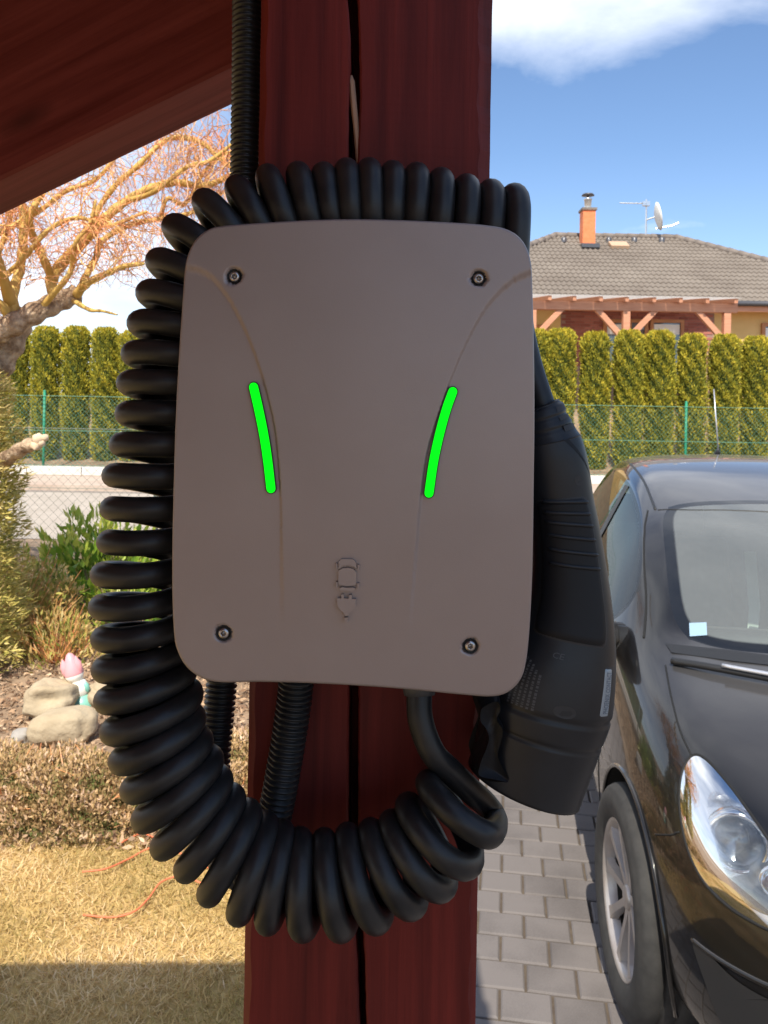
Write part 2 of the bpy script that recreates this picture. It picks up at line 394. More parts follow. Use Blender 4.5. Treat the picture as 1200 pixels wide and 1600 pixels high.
for q in (-1.1, -2.2, -3.3): raft(q, -.19, 1.42)
sl = -dr[2] / -dr[0]
def deckz(x): return A[2] + .225 + sl * (x - A[0])
m_deck = mat('roof_boards', (.27, .10, .06), .7, (.36, .15, .09), 3, stretch=(1, 12, 1))
poly = [(-1.38, -4.5), (.048, -4.5), (.048, .84), (-.15, .865), (-1.38, 1.17)]  # roof out of view; outline shaped to steer where its shade falls
V, Fc = prism([(x, y, deckz(x)) for x, y in poly], (0, 0, .035)); mk('unseen_roof_deck', V, Fc, m_deck, carport)

V, Fc = beam((.02, -4.4, deckz(.02) - .30), (.02, -.35, deckz(.02) - .30), .10, .16, .004, (1, 0, 0)); mk('edge_beam', V, Fc, m_deck, carport)

# ------------------------------------------------------------------ wall charger
DC = .44
PX = PXM(DC)
charger = thing('wall_charger', 'silver-grey wall charging box with two green light strips and four screws', 'charger', tuple(U(552, 715, PF)))
def alu_mat():
    m, t, b = _nodes('silver_painted_aluminium'); L = t.links
    co = N(t, 'ShaderNodeTexCoord')
    nz = N(t, 'ShaderNodeTexNoise'); nz.inputs['Scale'].default_value = 14; nz.inputs['Detail'].default_value = 6; L.new(co.outputs['Object'], nz.inputs['Vector'])
    r = N(t, 'ShaderNodeValToRGB'); e = r.color_ramp.elements; e[0].position = .3; e[0].color = (.278, .224, .207, 1); e[1].position = .7; e[1].color = (.306, .250, .233, 1)
    L.new(nz.outputs[0], r.inputs[0]); L.new(r.outputs[0], b.inputs['Base Color'])
    b.inputs['Metallic'].default_value = .35; b.inputs['Roughness'].default_value = .42
    mp = N(t, 'ShaderNodeMapping'); mp.inputs['Scale'].default_value = (1, 1, 1); L.new(co.outputs['Object'], mp.inputs[0])
    fb = N(t, 'ShaderNodeTexNoise'); fb.inputs['Scale'].default_value = 1600; fb.inputs['Detail'].default_value = 2; L.new(mp.outputs[0], fb.inputs['Vector'])
    bp = N(t, 'ShaderNodeBump'); bp.inputs['Strength'].default_value = .25; bp.inputs['Distance'].default_value = .0002
    L.new(fb.outputs[0], bp.inputs['Height']); L.new(bp.outputs[0], b.inputs['Normal'])
    return m
m_alu = alu_mat()
OUT = [(345, 352), (420, 346), (500, 342), (560, 341), (640, 343), (720, 347), (765, 351), (790, 356), (810, 367), (824, 386), (831, 412), (833, 450), (835, 520), (836, 600), (836, 680),
       (835, 760), (834, 840), (832, 920), (828, 990), (823, 1035), (816, 1060), (803, 1077), (786, 1087), (765, 1090), (745, 1089), (700, 1085), (640, 1079), (560, 1073), (480, 1069), (400, 1067), (352, 1068),
       (325, 1065), (302, 1054), (286, 1038), (276, 1018), (271, 995), (268, 930), (268, 850), (270, 760), (273, 660), (278, 560), (284, 470), (288, 418), (294, 393), (305, 373), (322, 359)]
def closed_spline(P, k):
    P = list(P); Q = spline(P[-3:] + P + P[:3], k); return Q[3 * k:3 * k + len(P) * k]
ol = closed_spline(OUT, 9); no = len(ol)
# even out the spacing along the outline
dd = np.r_[0, np.cumsum(np.linalg.norm(np.diff(np.vstack([ol, ol[:1]]), axis=0), axis=1))]
tt = np.linspace(0, dd[-1], 520, endpoint=False); oc = np.vstack([ol, ol[:1]])
ol = np.stack([np.interp(tt, dd, oc[:, 0]), np.interp(tt, dd, oc[:, 1])], -1); no = 520
cen = np.array([552., 715.])
LC = np.array([(292, 418), (312, 423), (332, 434), (352, 458), (372, 492), (390, 531), (405, 572), (419, 620), (430, 672), (436, 730), (439, 790), (440, 860), (441, 930), (442, 1010)], float)
RC = np.array([(836, 424), (822, 429), (800, 440), (770, 468), (745, 505), (720, 555), (700, 605), (682, 655), (668, 702), (660, 750), (655, 800), (651, 850), (647, 900), (643, 960), (640, 1010)], float)
LCs, RCs = spline(LC, 12), spline(RC, 12)
def sdist(P, crv, sgn):                              # signed pixel distance to a falling curve (+ towards the middle)
    o = np.empty(len(P))
    for k in range(0, len(P), 4000):
        q = P[k:k + 4000]; d2 = ((q[:, None] - crv[None]) ** 2).sum(-1); o[k:k + 4000] = np.sqrt(d2.min(1))
    xi = np.interp(P[:, 1], crv[:, 1], crv[:, 0])
    s = np.where(sgn * (P[:, 0] - xi) > 0, 1., -1.); s = np.where(P[:, 1] < crv[0, 1], 1., s)
    return o * s
SCREWS = [(366, 432), (748, 435), (349, 990), (735, 1010)]
def hgt(P):
    f = 1 - sstep((P[:, 1] - 820) / 190.)
    h = .0013 * sstep(sdist(P, LCs, 1) / 5 + .5) * sstep(sdist(P, RCs, -1) / 5 + .5) * f
    for sx, sy in SCREWS:
        d = np.hypot(P[:, 0] - sx, P[:, 1] - sy); k_ = 1 - sstep((d - 11.2) / 1.7); h = h * (1 - k_) - .0028 * k_
    return h
NR = 170
sc = np.concatenate([np.linspace(0.0004, .985, NR - 1), [.990]])
pts = (cen + (ol - cen)[None] * sc[:, None, None]).reshape(-1, 2)
h = hgt(pts)
def W2(P, dep):                                      # pixels on the cover plane -> world, dep = distance behind the front plane
    P = np.asarray(P, float); x, y = P[:, 0] - 600, P[:, 1] - YH
    return np.stack([(x * CT + y * ST) * PX, DC + np.broadcast_to(dep, len(P)), HC - (-x * ST + y * CT) * PX], -1)
V = [W2(pts, -h)]
rim = [(.9945, .0004), (.998, .0011), (1.0, .0024), (1.0, .016), (.985, .019), (.95, .019)]
for s_, dp in rim: V.append(W2(cen + (ol - cen) * s_, dp))
V = np.concatenate(V); nr = len(sc) + len(rim)
i = np.arange(nr - 1)[:, None]; j = np.arange(no)[None]; j2 = (j + 1) % no
Q = np.stack([i * no + j, i * no + j2, (i + 1) * no + j2, (i + 1) * no + j], -1).reshape(-1, 4)
cover = mk('cover', V, Q, m_alu, charger, smooth=True)
m_case = mat('dark_grey_plastic', (.05, .05, .055), .5)
prof = closed_spline([(395, 395), (545, 385), (700, 395), (735, 440), (738, 720), (725, 985), (690, 1020), (545, 1020), (400, 1015), (365, 975), (362, 720), (368, 440)], 4)
V, Fc = prism(W2(prof, .0185), (0, PF - DC - .0185 - .0015, 0)); mk('back_case', V, Fc, m_case, charger)
# screws: dished washer, head and six-lobed socket
m_steel = mat('stainless_steel', (.42, .39, .37), .32, metal=1.0)
m_dark = mat('socket_dark', (.02, .018, .018), .6)
def screw(cx, cy):
    c = np.array(U(cx, cy, DC)) + np.array([0, .0016, 0]); r = 8.6 * PX
    M = Matrix.Translation(Vector(c)) @ Matrix.Rotation(R(90), 4, 'X') @ Matrix.Rotation(R(cx * .7), 4, 'Z')
    seg = 36; a = np.linspace(0, 2 * math.pi, seg, endpoint=False); lobe = 1 + .16 * np.cos(6 * a)
    rings = [(r * 1.02, 0, 0), (r * 1.0, .0008, 0), (r * .88, .0015, 0), (r * .6, .0018, 0), (r * .46, .0018, 1), (r * .42, .0010, 1), (r * .40, -.0004, 1), (r * .02, -.0006, 1)]
    V = np.array([[q * (lobe[k] if lb else 1) * math.cos(a[k]), q * (lobe[k] if lb else 1) * math.sin(a[k]), z] for q, z, lb in rings for k in range(seg)])
    Fc = [[q * seg + k, q * seg + (k + 1) % seg, (q + 1) * seg + (k + 1) % seg, (q + 1) * seg + k] for q in range(len(rings) - 1) for k in range(seg)]
    Mn = np.array(M); V = V @ Mn[:3, :3].T + Mn[:3, 3]
    mk('screw', V, Fc, m_steel, charger, smooth=True)
    V, Fc = lathe([(r * 1.04, -.0012), (r * 1.36, -.0012), (r * 1.38, .0012), (r * 1.25, .0004), (r * 1.04, .0001)], 32, M); mk('screw_seat', V, Fc, m_dark, charger, smooth=True)
for s_ in SCREWS: screw(*s_)
m_led = bpy.data.materials.new('green_light'); m_led.use_nodes = True
b_ = m_led.node_tree.nodes['Principled BSDF']; b_.inputs['Base Color'].default_value = (.0, .35, .02, 1); b_.inputs['Specular IOR Level'].default_value = .1; b_.inputs['Emission Color'].default_value = (0.0, 1.0, .003, 1); b_.inputs['Emission Strength'].default_value = .75
def capsule(path, hw, m, name, lift, depth):
    p = spline(path, 6); t = np.gradient(p, axis=0); t /= np.linalg.norm(t, axis=1)[:, None]; nn = np.stack([-t[:, 1], t[:, 0]], -1)
    a0 = [p[0] + hw * (math.cos(a) * nn[0] - math.sin(a) * t[0]) for a in np.linspace(math.pi, 0, 9)[::-1]]
    a0 = [p[0] + hw * (math.cos(a) * -nn[0] - math.sin(a) * t[0]) for a in np.linspace(0, math.pi, 9)]
    a1 = [p[-1] + hw * (math.cos(a) * nn[-1] + math.sin(a) * t[-1]) for a in np.linspace(0, math.pi, 9)]
    loop = np.array(a0 + [q for q in (p + nn * hw)[1:-1]] + a1 + [q for q in (p - nn * hw)[1:-1][::-1]])
    V, Fc = prism(W2(loop, -lift), (0, depth, 0)); return mk(name, V, Fc, m, charger)
LEDL = [(397, 605), (405, 640), (413, 680), (419, 720), (424, 763)]
LEDR = [(707, 612), (697, 640), (686, 680), (677, 722), (670, 770)]
for pth in (LEDL, LEDR):
    capsule(pth, 8.6, m_dark, 'light_strip_rim', .0016, .003)
    capsule(pth, 6.9, m_led, 'light_strip', .0019, .003)
ICON = [[(529, 888), (529, 877), (533, 872), (552, 872), (557, 877), (558, 888), (553, 883.5), (544, 881.5), (535, 882.5)],
        [(529, 890), (536, 886), (544, 885.3), (552, 887), (557.5, 893), (557, 912), (552, 913.3), (543, 914), (534, 912.8), (529, 911)],
        [(530, 917), (534, 915.5), (543, 916.8), (552, 916), (556.5, 918), (552, 922), (532, 921.5)],
        [(525, 878), (528, 878), (528, 888.5), (525, 888.5)], [(559, 880), (562, 880), (562, 890), (559, 890)],
        [(525, 907), (528, 907), (528, 917.5), (525, 917.5)], [(558.5, 909), (561.7, 909), (561.7, 919), (558.5, 919)],
        [(527, 933), (533.5, 933), (533.5, 927), (537.5, 926.5), (538, 933), (545, 933.5), (545.3, 928), (550, 927.5), (550.5, 934), (557, 934), (556, 945), (553, 951), (547, 955), (544, 960.5), (540, 960.5), (537, 955), (531, 951), (527.5, 945)],
        [(538, 963), (544, 962.5), (544, 970.5), (539, 971)]]
mb = MB()
for pl in ICON:
    P = np.array(pl, float); c = P.mean(0); base = W2(c + (P - c) * 1.02, .0006); top = W2(c + (P - c) * (1 - .5 / max(np.ptp(P, 0).min(), 3)), -.0028); n = len(P)
    mb.add(np.vstack([base, top]), [list(range(n, 2 * n))] + [[k, (k + 1) % n, n + (k + 1) % n, n + k] for k in range(n)])
mb.build('raised_car_and_plug_symbol', m_alu, charger)

# ------------------------------------------------------------------ coiled cable
TIPS = [(793, 1300), (750, 1352), (708, 1392), (660, 1422), (602, 1446), (543, 1458), (480, 1461), (420, 1452), (372, 1433), (322, 1403), (280, 1368), (244, 1328), (214, 1283), (192, 1238), (174, 1191), (161, 1143),
        (151, 1094), (146, 1045), (143, 996), (142, 946), (146, 895), (151, 844), (158, 792), (165, 741), (172, 693), (180, 645), (186, 598), (192, 552), (200, 503), (214, 454), (231, 402), (259, 346), (306, 301),
        (360, 276), (413, 262), (462, 255), (503, 252), (540, 250), (576, 250), (614, 251), (652, 255), (690, 264), (730, 274), (768, 281), (804, 286), (842, 293)]
TP = np.array(TIPS, float); nT = len(TP)
tg = np.gradient(TP, axis=0); tg = np.stack([np.convolve(np.pad(tg[:, k], 2, 'edge'), np.ones(5) / 5, 'valid') for k in (0, 1)], -1)
tg /= np.linalg.norm(tg, axis=1)[:, None]
nout = np.stack([tg[:, 1], -tg[:, 0]], -1)
WR, HR = 19.6, 61.0
midp = np.array([500., 830.]); nout *= np.sign(((TP - midp) * nout).sum(1))[:, None]
CP = TP - nout * (WR + HR)
dep_c = np.array([.470 if y > 1150 else np.interp(y, [1000, 1150], [.494, .470]) for x, y in CP])
K = 30
tq = np.arange(0, nT - 1 + 1e-6, 1 / K)
cs = spline(np.c_[CP, nout, dep_c], K)
px_, nn_, dp_ = cs[:, :2], nrm(cs[:, 2:4]), cs[:, 4]
ph = 2 * math.pi * tq
wob = 1 + .03 * np.sin(tq * 1.7) + .02 * np.sin(tq * 4.1 + 1)
off = HR * wob * np.cos(ph)
q2 = px_ + nn_ * off[:, None]
hel = np.array([U(q2[k, 0], q2[k, 1], dp_[k]) for k in range(len(tq))]); hel[:, 1] -= HR * wob * PXM(dp_) * np.sin(ph)
lead = [U(654, 1040, .482), U(655, 1075, .479), U(657, 1125, .475), U(676, 1176, .474), U(707, 1208, .480), U(736, 1236, .488), U(760, 1258, .494), U(774, 1282, .490)]
tail = [U(806, 420, .474), U(810, 450, .49), U(815, 510, .503), U(828, 570, .497), U(842, 615, .493), U(852, 645, .492)]
path = spline(np.vstack([np.array(lead), hel[4:int((len(TIPS) - 2 + .27) * K):3], np.array(tail)]), 5)
m_cab = mat('black_cable_rubber', (.009, .009, .0105), .42, (.022, .021, .021), 45, bump=.08, bscale=500, dist=.0003, spec=.36)
cable = thing('coiled_charging_cable', 'thick black spiral cable looped round the grey charging box', 'cable', tuple(U(240, 1000, .49)))
V, Fc = tube(path, WR * PXM(.486), 16); mk('spiral_cord', V, Fc, m_cab, cable, smooth=True)
V, Fc = tube([U(654, 1045, .4805), U(655, 1072, .479), U(655.5, 1086, .478)], [.0098, .0098, .0088], 20); mk('cable_gland', V, Fc, m_case, cable, smooth=True)

# ------------------------------------------------------------------ corrugated conduit
m_con = mat('black_conduit', (.012, .012, .013), .40, (.018, .018, .018), 40, spec=.4)
cp = [(386, -90, .552), (386, 60, .552), (384, 200, .552), (380, 400, .552), (372, 650, .552), (361, 880, .552), (346, 1070, .548), (335, 1190, .542), (336, 1285, .536), (352, 1345, .529), (384, 1364, .521), (412, 1332, .5155), (430, 1270, .5135), (447, 1180, .5125), (459, 1100, .5125), (464, 1050, .511), (468, 1010, .509)]
cps = spline([np.array(U(*c)) for c in cp], 60)
ln = np.r_[0, np.cumsum(np.linalg.norm(np.diff(cps, axis=0), axis=1))]
pit = .0037; st = np.arange(0, ln[-1], pit / 6)
cpp = np.stack([np.interp(st, ln, cps[:, k]) for k in range(3)], -1)
rad = .0100 - .0009 + .0010 * np.tanh(2.2 * np.cos(2 * math.pi * st / pit)); rad *= np.interp(st, [0, ln[-1] * .55, ln[-1] * .8, ln[-1]], [1.0, 1.0, 1.08, 1.1])
conduit = thing('corrugated_conduit', 'black ribbed conduit beside the red post, looping under the charging box', 'conduit', tuple(cpp[0]))
V, Fc = tube(cpp, rad, 22); mk('ribbed_pipe', V, Fc, m_con, conduit, smooth=True)

# ------------------------------------------------------------------ charging plug
m_plug = mat('black_plug_plastic', (.010, .0105, .0125), .42, (.015, .016, .019), 30, bump=.12, bscale=900, dist=.0002, spec=.36)
m_rub = mat('plug_rubber', (.006, .006, .0075), .55, spec=.3)
plug = thing('charging_plug', 'black car charging plug hanging beside the right edge of the box', 'plug', tuple(U(830, 1243, .49)))
DP = .49
Rt = [(904, 1254), (921, 1207), (938, 1159), (952, 1115), (957, 1060), (958, 1010), (955, 960), (948, 905), (941, 860), (933, 815), (925, 776), (918, 728), (912, 700), (905, 678)]
Lt = [(732, 1194), (745, 1149), (753, 1113), (762, 1075), (783, 1022), (808, 980), (824, 940), (831, 900), (832, 858), (829, 815), (824, 785), (816, 745), (812, 722), (809, 700)]
Hd = [84, 85, 86, 86, 80, 72, 64, 58, 54, 52, 51, 52, 52, 50]
sec = spline(np.c_[np.array(Rt, float), np.array(Lt, float), Hd], 12)
arc = np.arange(len(sec)) / 12.0
def dip(c, w, d): return d * np.exp(-((arc - c) / w) ** 4)
scl = 1 - dip(2.02, .06, .030) - dip(2.95, .06, .028) - .02 * sstep((.25 - arc) / .25) * 0
SEG = 64; aa = np.linspace(0, 2 * math.pi, SEG, endpoint=False)
def supel(a, e): return np.sign(np.cos(a)) * np.abs(np.cos(a)) ** e, np.sign(np.sin(a)) * np.abs(np.sin(a)) ** e
def plug_pt(k, a, lift=0.0):                          # station k, angle a (0 = right edge, 90 deg = towards camera)
    k0 = min(int(k), len(sec) - 2); f = k - k0; s = sec[k0] * (1 - f) + sec[k0 + 1] * f; sc_ = scl[k0] * (1 - f) + scl[k0 + 1] * f
    e = np.interp(k / 12., [0, 2, 4, 13], [1.0, .95, .82, .86]); ca, sa = supel(np.array([a]), e)
    c = (s[:2] + s[2:4]) / 2; hv = (s[:2] - s[2:4]) / 2; hw = np.linalg.norm(hv); u = hv / hw
    q = c + u * (hw * sc_ + lift) * ca[0]
    p = np.array(U(q[0], q[1], DP)); p[1] -= (s[4] * sc_ + lift) * sa[0] * PXM(DP); return p
V = np.array([plug_pt(k, a) for k in range(len(sec)) for a in aa]); n = len(sec)
i = np.arange(n - 1)[:, None]; j = np.arange(SEG)[None]; j2 = (j + 1) % SEG
Q = np.stack([i * SEG + j, (i + 1) * SEG + j, (i + 1) * SEG + j2, i * SEG + j2], -1).reshape(-1, 4).tolist()
# hollow mouth at the lower end
s0 = sec[0]; c0 = (s0[:2] + s0[2:4]) / 2; ax = nrm(np.array([.32, -.947]))
def ring0(f, dpt): 
    o_ = []
    for a in aa:
        q = c0 + (s0[:2] - s0[2:4]) / 2 * f * math.cos(a) + ax * dpt; p = np.array(U(q[0], q[1], DP)); p[1] -= s0[4] * f * math.sin(a) * PXM(DP); o_.append(p)
    return np.array(o_)
mouth = [ring0(.95, 0), ring0(.93, 18), ring0(.90, 70)]
nb = len(V); V = np.vstack([V] + mouth)
def strip(a, b): return [[a + k, a + (k + 1) % SEG, b + (k + 1) % SEG, b + k] for k in range(SEG)]
Q += strip(0, nb) + strip(nb, nb + SEG) + strip(nb + SEG, nb + 2 * SEG) + [[nb + 2 * SEG + k for k in range(SEG)], [(n - 1) * SEG + k for k in range(SEG)]]
mk('plug_body', V, Q, m_plug, plug, smooth=True)
for k in range(7):                                    # contact pins in the mouth
    a = k * 2 * math.pi / 6; f = .45 if k < 6 else 0
    q = c0 + (s0[:2] - s0[2:4]) / 2 * f * math.cos(a); p = np.array(U(q[0], q[1], DP)); p[1] -= s0[4] * f * math.sin(a) * PXM(DP)
    d = np.array(U(q[0] + ax[0] * 70, q[1] + ax[1] * 70, DP)); d[1] = p[1]
    V, Fc = tube([p + (d - p) * .25, d], .0045, 10); mk('contact_sleeve', V, Fc, m_rub, plug, smooth=True)
# grip panel on the near face, with ribs
def patch(k0, k1, a0, a1, lift, nk=30, na=16, corner=.25, edge=1.2):
    V = []; 
    for kk in range(nk + 1):
        t = kk / nk; k = k0 + (k1 - k0) * t
        inset = corner * (1 - math.sqrt(max(0, 1 - max(0, (.12 - min(t, 1 - t)) / .12) ** 2)))
        lo, hi = a0 + (a1 - a0) * inset * .5, a1 - (a1 - a0) * inset * .5
        for q in range(na + 1):
            s_ = q / na; e = min(1, min(t, 1 - t) / .02, min(s_, 1 - s_) / .05)
            V.append(plug_pt(k, lo + (hi - lo) * s_, lift * e - (1 - e) * .8))
    Fc = [[i_ * (na + 1) + j_, (i_ + 1) * (na + 1) + j_, (i_ + 1) * (na + 1) + j_ + 1, i_ * (na + 1) + j_ + 1] for i_ in range(nk) for j_ in range(na)]
    return V, Fc
V, Fc = patch(61, 123, R(49), R(150), 1.0); mk('grip_groove', V, Fc, m_dark, plug, smooth=True)
V, Fc = patch(62, 122, R(52), R(147), 3.4); grip = mk('grip_panel', V, Fc, m_rub, plug, smooth=True)
for k in range(6):
    kk = 119 - k * 5.8
    P = [plug_pt(kk + .03 * (a - 42), R(a), 3.6) for a in np.linspace(57, 128, 14)]
    V, Fc = tube(P, np.array([.0009] + [.0012] * 12 + [.0006]), 6); mk('grip_rib', V, Fc, m_plug, grip, smooth=True)
V, Fc = patch(37.5, 56, R(31), R(57), .4, 16, 6); mk('label_recess', V, Fc, m_dark, plug, smooth=True)
m_lab = mat('silver_label', (.26, .30, .33), .35, metal=.2)
V, Fc = patch(38.4, 55.2, R(40), R(56), 1.0, 16, 6); mk('label_plate', V, Fc, m_lab, plug, smooth=True)
def text_mesh(body, fit):                              # built-in lettering -> flat mesh, mapped through fit(u, v), u along 0..1, v 0..1
    cu = bpy.data.curves.new('t', 'FONT'); cu.body = body; cu.size = 1; cu.resolution_u = 2
    ob = bpy.data.objects.new('t', cu); C.objects.link(ob)
    dg = bpy.context.evaluated_depsgraph_get(); me = bpy.data.meshes.new_from_object(ob.evaluated_get(dg))
    co = np.array([v.co[:] for v in me.vertices]); fs = [list(p.vertices) for p in me.polygons]
    bpy.data.objects.remove(ob); bpy.data.curves.remove(cu); bpy.data.meshes.remove(me)
    x0, x1 = co[:, 0].min(), co[:, 0].max(); y0, y1 = co[:, 1].min(), co[:, 1].max()
    return [fit((c[0] - x0) / (x1 - x0), (c[1] - y0) / (y1 - y0)) for c in co], fs
m_ink = mat('label_ink', (.09, .11, .14), .6)
V, Fc = text_mesh('PHOENIX CONTACT', lambda u, v: plug_pt(40 + 13.6 * u, R(44 + 8 * v), 1.6)); mk('lettering', V, Fc, m_ink, plug)
m_print = mat('grey_print', (.055, .055, .06), .6)
V, Fc = text_mesh('CE', lambda u, v: plug_pt(57.5 - 2.2 * v, R(108 - 11 * u) , .35)); mk('approval_mark', V, Fc, m_print, plug)
mb = MB(); rr = np.random.RandomState(3)
for row in range(6):                                   # rows of tiny illegible print
    k = 37.0
    while k < 54 - row * 1.1:
        ln_ = rr.uniform(.25, .9); a0 = 140 - row * 5.2
        mb.add([plug_pt(k, R(a0), .3), plug_pt(k + ln_, R(a0), .3), plug_pt(k + ln_, R(a0 - 2.6), .3), plug_pt(k, R(a0 - 2.6), .3)], [[0, 1, 2, 3]]); k += ln_ + rr.uniform(.15, .5)
mb.build('fine_print', m_print, plug)
for kk, a in ((64, 66), (39, 88), (128, 66)):     # moulded dimples
    P = [plug_pt(kk + 2.0 * math.cos(t), R(a + 8 * math.sin(t)), .3) for t in np.linspace(0, 2 * math.pi, 20, endpoint=False)]
    mk('screw_plug', np.array(P), [list(range(20))], m_dark, plug)
# cable sleeve with slots at the top
Rg = [(905, 678), (898, 668), (893, 657), (887, 648), (884, 640), (880, 630), (873, 623)]
Lg = [(809, 700), (808, 690), (808, 680), (808, 671), (808, 663), (809, 653), (815, 646)]
Hg = [49, 46, 45, 42, 41, 38, 33]
sg = spline(np.c_[np.array(Rg, float), np.array(Lg, float), Hg], 5)
def gl(k, a, lift=0.0):
    s = sg[k]; c = (s[:2] + s[2:4]) / 2; hv = (s[:2] - s[2:4]) / 2; hw = np.linalg.norm(hv)
    q = c + hv / hw * (hw + lift) * math.cos(a); p = np.array(U(q[0], q[1], DP)); p[1] -= (s[4] + lift) * math.sin(a) * PXM(DP); return p
V = [gl(k, a, -1.5 * (k % 10 in (7, 8, 9))) for k in range(len(sg)) for a in aa[::2]]; n = len(sg); sgn = 32
Fc = [[q * sgn + k, (q + 1) * sgn + k, (q + 1) * sgn + (k + 1) % sgn, q * sgn + (k + 1) % sgn] for q in range(n - 1) for k in range(sgn)] + [[(n - 1) * sgn + k for k in range(sgn)]]
sleeve = mk('cable_sleeve', V, Fc, m_plug, plug, smooth=True)
for k0 in (5, 13, 21):
    V = [gl(k0 + dk, R(a), .5) for dk in (0, 4) for a in np.linspace(22, 62, 8)]
    mk('sleeve_slot', V, [[q, q + 1, 9 + q, 8 + q] for q in range(7)], m_dark, sleeve)
V = [plug_pt(156 - t * 34, R(8 + 60 * (1 - t) ** .7 + w * 9 * (1 - t)), .5) for t in np.linspace(0, 1, 14) for w in (0, 1)]
mk('sleeve_collar', V, [[2 * q, 2 * q + 1, 2 * q + 3, 2 * q + 2] for q in range(13)], m_rub, plug, smooth=True)
# scalloped locking flap on the post side
fl = closed_spline([(752, 1094), (776, 1084), (782, 1100), (775, 1116), (786, 1134), (783, 1156), (777, 1178), (788, 1205), (800, 1226), (775, 1222), (745, 1214), (748, 1190), (757, 1168), (762, 1148), (757, 1132), (748, 1120), (747, 1106)], 4)
V0 = np.array([U(x, y, DP - .024) for x, y in fl]); cc = V0.mean(0); inn = cc + (V0 - cc) * .88 + np.array([0, -.004, 0]); bk = V0 + np.array([0, .04, 0]); n = len(fl)
mk('locking_flap', np.vstack([inn, V0, bk]), [list(range(n))] + [[k, (k + 1) % n, n + (k + 1) % n, n + k] for k in range(n)] + [[n + k, n + (k + 1) % n, 2 * n + (k + 1) % n, 2 * n + k] for k in range(n)] + [list(range(2 * n, 3 * n))[::-1]], m_rub, plug, smooth=True)
# ------------------------------------------------------------------ car
CX, CYY = 1.530, 2.295
car = thing('parked_car', 'glossy black hatchback parked on the grey block driveway', 'car', (CX, CYY, 0), rz=-YAW)
CM = Matrix.Translation((CX, CYY, 0)) @ Matrix.Rotation(-YAW, 4, 'Z'); CMi = CM.inverted(); CMn = np.array(CM); CMin = np.array(CMi)
def c2w(P): return np.asarray(P, float) @ CMn[:3, :3].T + CMn[:3, 3]
def ck(name, V, Fc, m, parent=None, smooth=True): return mk(name, V, Fc, m, parent or car, smooth, local=True)
def paint_mat():
    m, t, b = _nodes('black_car_paint'); L = t.links
    b.inputs['Base Color'].default_value = (.006, .0055, .0055, 1); b.inputs['Roughness'].default_value = .3; b.inputs['Metallic'].default_value = 0; b.inputs['Specular IOR Level'].default_value = .12
    b.inputs['Coat Weight'].default_value = 1.0; b.inputs['Coat Roughness'].default_value = .025
    co = N(t, 'ShaderNodeTexCoord'); nz = N(t, 'ShaderNodeTexNoise'); nz.inputs['Scale'].default_value = 2.3; nz.inputs['Detail'].default_value = 1
    L.new(co.outputs['Object'], nz.inputs['Vector'])
    # thin film of dust on the paint
    d = N(t, 'ShaderNodeBsdfDiffuse'); d.inputs[0].default_value = (.52, .51, .53, 1)
    ge = N(t, 'ShaderNodeNewGeometry'); sp_ = N(t, 'ShaderNodeSeparateXYZ'); L.new(ge.outputs['Normal'], sp_.inputs[0])
    mr = N(t, 'ShaderNodeMapRange'); mr.inputs[1].default_value = .82; mr.inputs[2].default_value = .97; mr.inputs[3].default_value = .001; mr.inputs[4].default_value = .085
    L.new(sp_.outputs[2], mr.inputs[0]); mx = N(t, 'ShaderNodeMixShader'); L.new(mr.outputs[0], mx.inputs[0]); L.new(b.outputs[0], mx.inputs[1]); L.new(d.outputs[0], mx.inputs[2])
    L.new(mx.outputs[0], t.nodes['Material Output'].inputs[0])
    return m
def glass_mat(name, tintc, dust, frit=None, refl=1.5):
    m = bpy.data.materials.new(name); m.use_nodes = True; t = m.node_tree; t.nodes.clear(); L = t.links
    tr = N(t, 'ShaderNodeBsdfTransparent'); tr.inputs[0].default_value = lin(tintc)
    gl_ = N(t, 'ShaderNodeBsdfGlossy'); gl_.inputs['Roughness'].default_value = .015
    fr = N(t, 'ShaderNodeFresnel'); fr.inputs[0].default_value = 1.52
    fm = N(t, 'ShaderNodeMath', operation='MULTIPLY_ADD', use_clamp=True); L.new(fr.outputs[0], fm.inputs[0]); fm.inputs[1].default_value = refl; fm.inputs[2].default_value = .02
    df = N(t, 'ShaderNodeBsdfDiffuse'); df.inputs[0].default_value = (.55, .58, .56, 1)
    m0 = N(t, 'ShaderNodeMixShader'); m0.inputs[0].default_value = dust; L.new(tr.outputs[0], m0.inputs[1]); L.new(df.outputs[0], m0.inputs[2])
    base = m0.outputs[0]
    if frit:
        at = N(t, 'ShaderNodeAttribute', attribute_name='edge'); mr = N(t, 'ShaderNodeMapRange'); mr.inputs[1].default_value = frit - .004; mr.inputs[2].default_value = frit + .004; mr.inputs[3].default_value = 1; mr.inputs[4].default_value = 0
        L.new(at.outputs['Fac'], mr.inputs[0]); bk = N(t, 'ShaderNodeBsdfDiffuse'); bk.inputs[0].default_value = (.012, .012, .012, 1)
        m1 = N(t, 'ShaderNodeMixShader'); L.new(mr.outputs[0], m1.inputs[0]); L.new(base, m1.inputs[1]); L.new(bk.outputs[0], m1.inputs[2]); base = m1.outputs[0]
    m2 = N(t, 'ShaderNodeMixShader'); L.new(fm.outputs[0], m2.inputs[0]); L.new(base, m2.inputs[1]); L.new(gl_.outputs[0], m2.inputs[2])
    out = N(t, 'ShaderNodeOutputMaterial'); L.new(m2.outputs[0], out.inputs[0]); return m
m_paint = paint_mat()
m_ws = glass_mat('windscreen_glass', (.78, .88, .83), .20, .040)
m_sg = glass_mat('side_glass', (.36, .43, .40), .005, .020, .62)
m_lens = glass_mat('headlight_lens', (.96, .97, .97), .015)
m_blk = mat('black_trim', (.014, .014, .015), .5)
m_seam = mat('shut_line', (.004, .004, .004), .8)
